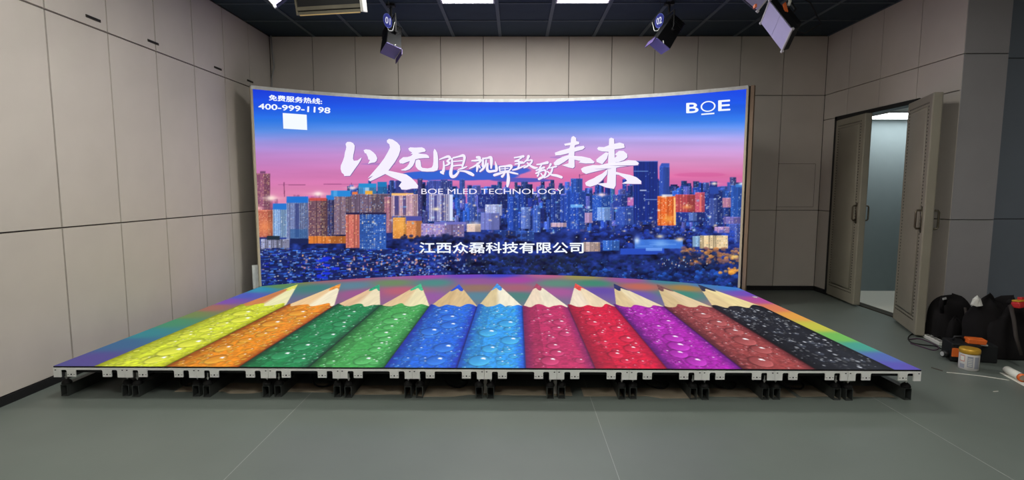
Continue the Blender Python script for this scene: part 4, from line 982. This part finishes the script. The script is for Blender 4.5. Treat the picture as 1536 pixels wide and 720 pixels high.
spot(989, 69, 6.0, ((19.5, 16.3), (11.7, -7), 5.1, -22), .100, 'black studio spotlight with blue front aimed left, beside disc 02', (989, 31), '02', -1)
# flat panel lights
def flat_panel(c, a, b_, n, la, lb, label, hang, split=True, extra=()):
    t = thing('led_panel_light', c, label, 'studio light', 'flat panel studio lights')
    MB().obox(c - n*.035, a*la, b_*lb, n*.032).build('housing', M_BLACK, t, bevel=.006)
    for k in ((-1, 1) if split else (0,)):
        MB().obox(c + a*(k*la*.485), a*(la*.475 if split else la*.96), b_*lb*.95, n*.004).build('diffuser', M_DIFF, t)
    for k in (-1, 1):
        MB().obox(c + a*(la*k*.985), a*.006, b_*lb*.98, n*.008).build('edge_frame', M_LFRAME, t)
        for j in (-1, 1):
            MB().obox(c + a*(la*k) + b_*(lb*j), a*.010, b_*.010, n*.012).build('corner_clip', M_LFRAME, t)
    back = c - n*.067
    MB().obox(back - n*.05, a*la*.55, b_*lb*.55, n*.05).build('power_box', M_BLACK, t, bevel=.006)
    h = Vector(hang)
    MB().tube([back - n*.05, back - n*.12 + Vector((0, 0, .10)), h, (h.x, h.y, ZC-.006)], .013, 8).build('hanging_arm', M_BLACK, t)
    MB().tube([back - n*.02 + a*la*.5, back + a*(la*.9) - n*.12, back + a*(la*1.05) - n*.2 + Vector((.05, 0, .08)), back + a*la*.4 - n*.22 + Vector((0, 0, .18)), h], .007, 8).build('power_cord', M_RUBBER, t)
    for (nm, m, fn) in extra: fn().build(nm, m, t, nm == 'cable_sleeve')
    finish(t)
    return t
c = pdepth(1164, 39, 4.9)
a, b_, n = axes_from_image((34, 44), (-8, 30), -30, 26, ray(1164, 39))
tp = flat_panel(c, a, b_, n, .20, .13, 'lavender flat panel light tilted down beside the orange cable tie', (c.x+.06, c.y+.12, 3.4), extra=[('cable_tie', M_ORANGE, lambda: MB().obox(pdepth(1178, 12, 4.80), RT*.012 + UP*.010, UP*.045 - RT*.012, FW*.006)), ('cable_sleeve', M_PAPER, lambda: MB().tube([pdepth(1184, -14, 4.85), pdepth(1185, 2, 4.8), pdepth(1183, 8, 4.8)], .013, 8))])
c2 = pdepth(1127, -22, 4.6); a2, b2, n2 = axes_from_image((30, 17), (-14, 26), 10, 14)
flat_panel(c2, a2, b2, n2, .20, .12, 'lavender flat panel light mostly hidden above the tilted panel', (c2.x+.05, c2.y+.12, 3.45), extra=[('orange_clip', M_ORANGE, lambda: MB().obox(pdepth(1132.5, 9.5, 4.56), RT*.008, UP*.014, FW*.02))])
c3 = pdepth(413, -22, 4.1); a3, b3, n3 = axes_from_image((20, -20), (24, 22), 6, 10)
flat_panel(c3, a3, b3, n3, .115, .115, 'lavender flat panel light by the left wall showing only its corner', (c3.x, c3.y+.12, 3.45), False)
# long bar light
d = 4.9
cl_, cr_ = pdepth(449, 20, d), pdepth(546, 14.5, d-.1)
ax = (cr_-cl_).normalized(); hl = (cr_-cl_).length/2; cc_ = (cl_+cr_)/2
dn = (UP*-1 + FW*.35); dn = (dn - ax*dn.dot(ax)).normalized(); nn = ax.cross(dn)
if nn.dot(FW) > 0: nn = -nn
t = thing('bar_light', cc_, 'long grey gold bar light hanging under the ceiling', 'studio light')
MB().obox(cc_ - dn*.14 - nn*.02, ax*hl*.97, dn*.10, nn*.05).build('housing', M_BLACK, t, bevel=.006)
MB().obox(cc_ - dn*.034 + nn*.035, ax*hl, dn*.016, nn*.006).build('reflector_strip', M_GOLDBAR, t)
MB().obox(cc_ - dn*.012 + nn*.020, ax*hl*.98, dn*.010, nn*.006).build('dark_groove', M_BLACK, t)
MB().obox(cc_ + dn*.006 + nn*.035, ax*hl*.95, dn*.013, nn*.006).build('reflector_strip', M_GOLDBAR, t)
MB().obox(cc_ + dn*.023 + nn*.035, ax*hl*.92, dn*.0045, nn*.008).build('bright_lip', M_GOLDLIT, t)
MB().obox(cc_ + ax*hl*1.0 - dn*.07, ax*.012, dn*.09, nn*.05).build('end_cap', M_WHITE, t, bevel=.004)
MB().obox(cc_ - ax*hl*1.0 - dn*.05, ax*.010, dn*.07, nn*.04).build('end_cap', M_GOLDBAR, t, bevel=.004)
MB().tube([cc_ - dn*.2, (cc_.x, cc_.y+.05, ZC-.006)], .015, 8).build('hanging_rod', M_BLACK, t)
finish(t)

# ------------------------------------------------------------------ clutter by the alcove
def blob(name, c, rx, ry, h, m, parent=None, seed=0, nu=40, nv=22, amp=.10, squ=.55, lean=(0, 0), pe=3.2):
    """soft fabric heap resting on the floor: rounded box with folds"""
    r = np.random.default_rng(seed); ph = r.random(12)*6.28
    b = MB()
    for j in range(nv+1):
        t_ = j/nv
        for i in range(nu):
            a = 2*PI*i/nu
            ca, sa = math.cos(a), math.sin(a)
            sx = math.copysign(abs(ca)**squ, ca); sy = math.copysign(abs(sa)**squ, sa)
            pr = (1-t_**pe)**.5 if t_ < 1 else 0
            fold = 1 + amp*(math.sin(3*a+ph[0]+2*t_)*.5 + math.sin(7*a+ph[1]+3.5*t_)*.3 + math.sin(13*a+ph[2]-4*t_)*.18)*(1-.4*t_)
            z = h*t_*(1+amp*.9*math.sin(2*a+ph[3])*t_ + amp*.5*math.sin(5*a+ph[4])*t_)
            b.v.append((c[0]+rx*sx*pr*fold+lean[0]*t_, c[1]+ry*sy*pr*fold+lean[1]*t_, max(0.001, z)))
    for j in range(nv):
        for i in range(nu):
            p0 = j*nu+i; p1 = j*nu+(i+1) % nu; b.f.append((p0, p1, p1+nu, p0+nu))
    b.f.append(tuple(reversed(range(nu))))
    return b.build(name, m, parent, True)
t = thing('backpack', (4.47, 1.56, 0), 'black backpack slumped beside the open door leaf', 'bag')
blob('bag_body', (4.49, 1.575, 0), .185, .115, .41, M_CLOTH, t, 3, 44, 24, .08, .6, (.0, .01), 5.5)
blob('front_pocket', (4.44, 1.455, 0), .075, .045, .24, M_CLOTH, t, 4)
MB().tube([(4.34, 1.50, .28), (4.31, 1.48, .37), (4.32, 1.48, .43), (4.36, 1.50, .41), (4.38, 1.53, .35)], [.016, .020, .020, .018, .014], 8).build('strap_loop', M_CLOTH, t, True)
MB().obox((4.318, 1.458, .425), (.016, 0, .004), (0, .004, 0), (-.002, 0, .009)).build('buckle', M_STEEL, t)
MB().tube([(4.52, 1.455, .34), (4.53, 1.435, .20), (4.52, 1.425, .06)], .012, 6).build('strap', M_STRAP, t, True)
finish(t)
t = thing('coat_heap', (4.62, 1.10, 0), 'black coats heaped in a tall mound beside the backpack', 'coats')
blob('cloth_heap', (4.68, 1.10, 0), .31, .19, .455, M_CLOTH, t, 8, 52, 26, .12, .6, (.0, .05), 5.0)
blob('cloth_fold', (4.78, 1.05, 0), .20, .17, .49, M_CLOTH, t, 12, 44, 22, .16, .7, (.02, .04))
blob('cloth_fold', (4.49, 1.14, 0), .18, .14, .47, M_CLOTH, t, 15, 40, 20, .12, .7, (-.01, .03), 5.0)
sb = [on_z(1518, 470, 0)]
MB().tube([pdepth(1516, 458, 4.46), pdepth(1521, 480, 4.38), pdepth(1524, 505, 4.34), pdepth(1532, 533, 4.32)], [.016, .015, .014, .012], 8).build('strap', M_STRAP, t, True)
MB().tube([pdepth(1513, 456, 4.5), pdepth(1516, 452, 4.5), pdepth(1520, 455, 4.5)], .022, 8).build('strap_end', M_CLOTH, t, True)
finish(t)
q = pdepth(1465, 452, 4.66)
b = MB(); rr = random.Random(2); ring_ = []
apex = q + Vector((0, 0, .055))
loop = [q + Vector((math.cos(2*PI*i/9)*.048*rr.uniform(.6, 1.15), math.sin(2*PI*i/9)*.045*rr.uniform(.6, 1.15), -.030+rr.uniform(-.012, .010))) for i in range(9)]
mid_ = [q + Vector((math.cos(2*PI*i/9+.3)*.026*rr.uniform(.6, 1.2), math.sin(2*PI*i/9+.3)*.026*rr.uniform(.6, 1.2), .012+rr.uniform(-.01, .014))) for i in range(9)]
b.v = [tuple(p) for p in loop+mid_] + [tuple(apex)]
b.f = [(i, (i+1) % 9, 9+(i+1) % 9, 9+i) for i in range(9)] + [(9+i, 9+(i+1) % 9, 18) for i in range(9)] + [tuple(reversed(range(9)))]
tag(b.build('plastic_bag', M_WHITE), 'crumpled white plastic scrap on top of the black heap', 'plastic')
q = pdepth(1532, 456, 4.42)
t = thing('red_packet', q, 'shiny red packet with yellow band on the black heap', 'packet')
MB().obox(q, RT*.055+UP*.010, UP*.026, FW*.04).build('packet_body', M_RED, t, bevel=.012); MB().obox(q+UP*.032, RT*.05+UP*.008, UP*.007, FW*.035).build('yellow_band', M_GOLD, t, bevel=.004); MB().obox(q+UP*.046+RT*.012, RT*.03, UP*.012, FW*.02).build('packet_top', M_RED, t, bevel=.006)
finish(t)
# tool case
t = thing('tool_case', (4.0, .93, 0), 'low black tool case with orange latch and orange block on top', 'tool case')
tx_, ty_ = Vector((.94, -.34, 0)).normalized(), Vector((.34, .94, 0)).normalized()
o_ = Vector((4.06, .93, 0))
MB().obox(o_ + Vector((0, 0, .085)), tx_*.105, ty_*.10, Vector((0, 0, .080))).build('case_body', M_BLACK, t, bevel=.012)
MB().obox(o_ + tx_*.17 + ty_*.06 + Vector((0, 0, .075)), tx_*.075, ty_*.09, Vector((0, 0, .074))).build('side_box', M_DARK, t, bevel=.008)
MB().obox(o_ + tx_*(-.072) - ty_*.103 + Vector((0, 0, .085)), tx_*.027, ty_*.006, Vector((0, 0, .037))).build('orange_latch', M_ORANGE, t, bevel=.003)
MB().obox(o_ + tx_*.085 - ty_*.02 + Vector((0, 0, .182)), tx_*.062, ty_*.05, Vector((0, 0, .020))+tx_*.004).build('orange_block', M_ORANGE, t, bevel=.004)
MB().tube([o_ - tx_*.105 - ty_*.05 + Vector((0, 0, .055)), o_ - tx_*.150 - ty_*.065 + Vector((0, 0, .055))], .030, 16).build('round_knob', M_BLACK, t, True)
MB().tube([o_ - tx_*.150 - ty_*.065 + Vector((0, 0, .055)), o_ - tx_*.155 - ty_*.067 + Vector((0, 0, .055))], .019, 16).build('knob_ring', M_STEEL, t)
MB().tube([o_ - tx_*.06 + Vector((0, 0, .165)), o_ - tx_*.05 + Vector((0, 0, .20)), o_ + tx_*.0 + Vector((0, 0, .205)), o_ + tx_*.02 + Vector((0, 0, .165))], .010, 8).build('carry_handle', M_BLACK, t, True)
MB().obox(o_ + tx_*.13 - ty_*.05 + Vector((0, 0, .158)), tx_*.03, ty_*.008, Vector((0, 0, .006))).build('metal_strip', M_STEEL, t)
finish(t)
# paint tin
q = on_z(1452, 557) + Vector((.055, .062, 0)); q.z = 0
t = thing('tin_can', q, 'pale tin can with gold lid standing on the floor', 'can')
MB().lathe([(.064, 0.0), (.067, .004), (.067, .128), (.064, .134)], q, 32).build('can_body', M_TIN, t, True)
MB().lathe([(.066, .134), (.070, .137), (.070, .166), (.066, .174), (.055, .175)], q, 32).build('lid', M_GOLD, t, True)
def curved_patch(a0, a1, z0, z1, m, name, r=.0676):
    b = MB(); n = 8
    for i in range(n+1):
        a = a0+(a1-a0)*i/n; b.v += [(q.x+r*math.cos(a), q.y+r*math.sin(a), z0), (q.x+r*math.cos(a), q.y+r*math.sin(a), z1)]
    b.f = [(2*i, 2*i+2, 2*i+3, 2*i+1) for i in range(n)]
    return b.build(name, m, t)
av = math.atan2(CAM.y-q.y, CAM.x-q.x)
curved_patch(av-.95, av-.40, .070, .120, M_TINRED, 'label_print'); curved_patch(av-.90, av-.45, .076, .114, M_PAPER, 'label_print', .0680); curved_patch(av-.15, av+.40, .030, .118, M_TINGREY, 'label_print')
for i in range(5): curved_patch(av-.08, av+.32, .040+.014*i, .045+.014*i, M_PAPER, 'label_print', .0680)
curved_patch(av-.95, av-.40, .016, .050, M_TINGREY, 'label_print'); curved_patch(av+.55, av+1.1, .02, .115, M_TINGREY, 'label_print')
finish(t)
# paper roll with orange end, on a sheet
r0, r1 = on_z(1510, 561), on_z(1531, 572.5)
ad = (r1-r0).normalized(); RL = (r1-r0).length; st_ = Vector((r0.x, r0.y, .034))
sh_ = MB().obox(st_ + ad*.13 + Vector((.02, -.01, -.0325)), ad*.15, Vector((-ad.y, ad.x, 0))*.06, Vector((0, 0, .0012))).build('paper_sheet', M_PAPER)
tag(sh_, 'white paper sheet on the floor beneath the roll', 'paper')
t = thing('paper_roll', (st_.x, st_.y, .003), 'white roll with orange end lying on a paper sheet', 'roll')
st_ = st_ + Vector((0, 0, .001))
MB().tube([st_, st_ + ad*RL], .030, 20).build('roll_body', M_PAPER, t, True)
MB().tube([st_ + ad*RL, st_ + ad*(RL+.020)], .0305, 20).build('orange_end', M_ORANGE, t, True)
MB().tube([st_ + ad*(RL+.020), st_ + ad*(RL+.022)], .020, 20).build('core', M_PLY, t)
finish(t)
# power strip and tangled cables
a0, a1 = on_z(1389, 506), on_z(1414, 519)
ad = (a1-a0).normalized(); pd = Vector((-ad.y, ad.x, 0)); L = (a1-a0).length/2; ctr = (a0+a1)/2
t = thing('power_strip', ctr, 'white power strip lying among tangled cables', 'power strip')
MB().obox(ctr+Vector((0, 0, .018)), ad*L, pd*.032, Vector((0, 0, .017))).build('strip_body', M_WHITE, t, bevel=.006)
for i in range(4): MB().obox(ctr+ad*(L*(-.66+.44*i))+Vector((0, 0, .0355)), ad*.018, pd*.016, Vector((0, 0, .001))).build('socket', M_STUD, t)
finish(t)
def g(u, v, z=.006): p_ = on_z(u, v); return (p_.x, p_.y, z)
cable('cable', [g(1385, 500), g(1372, 500), g(1363, 506), g(1366, 514), g(1384, 518), g(1402, 520), g(1412, 524)], .005, M_RUBBER, 'black cable looping out from under the door leaf')
cable('cable', [g(1362, 510), g(1378, 509), g(1394, 514), g(1408, 522), g(1400, 526), g(1382, 521), g(1366, 516)], .005, M_PURCABLE, 'dark purple cable coiled beside the power strip')
cable('cable', [g(1388, 502, .04), g(1396, 505, .05), g(1402, 512, .045), g(1411, 512, .05), g(1416, 520, .02), g(1424, 524)], .004, M_RUBBER, 'thin black cable lying across the power strip')
cable('cable', [g(1371, 499), g(1380, 499), g(1388, 502), g(1396, 507), g(1400, 513)], .006, M_RUBBER, 'black cable along the wall between door leaf and backpack')
cable('cord', [g(1420, 559, .003), g(1450, 562, .003), g(1482, 566, .003), g(1514, 571, .003)], .003, M_PAPER, 'thin white cord stretched across the floor towards the paper roll', 'cord')
tag(MB().tube([g(1397, 552, .004), g(1414, 557, .004)], .004, 6).build('stick', M_STUD), 'short dark stick on the floor near the can', 'stick')
tag(MB().tube([g(1490, 588, .003), g(1497, 587.5, .003)], .003, 6).build('paper_scrap', M_PAPER), 'tiny white scrap on the open floor below the roll', 'scrap')
tag(MB().obox(on_z(1133, 446, ZP)+Vector((0, 0, .0022)), (.022, 0, 0), (0, .03, 0), (0, 0, .002)).build('paper_scrap', M_PAPER), 'small white scrap on the rainbow edge of the LED stage', 'scrap')
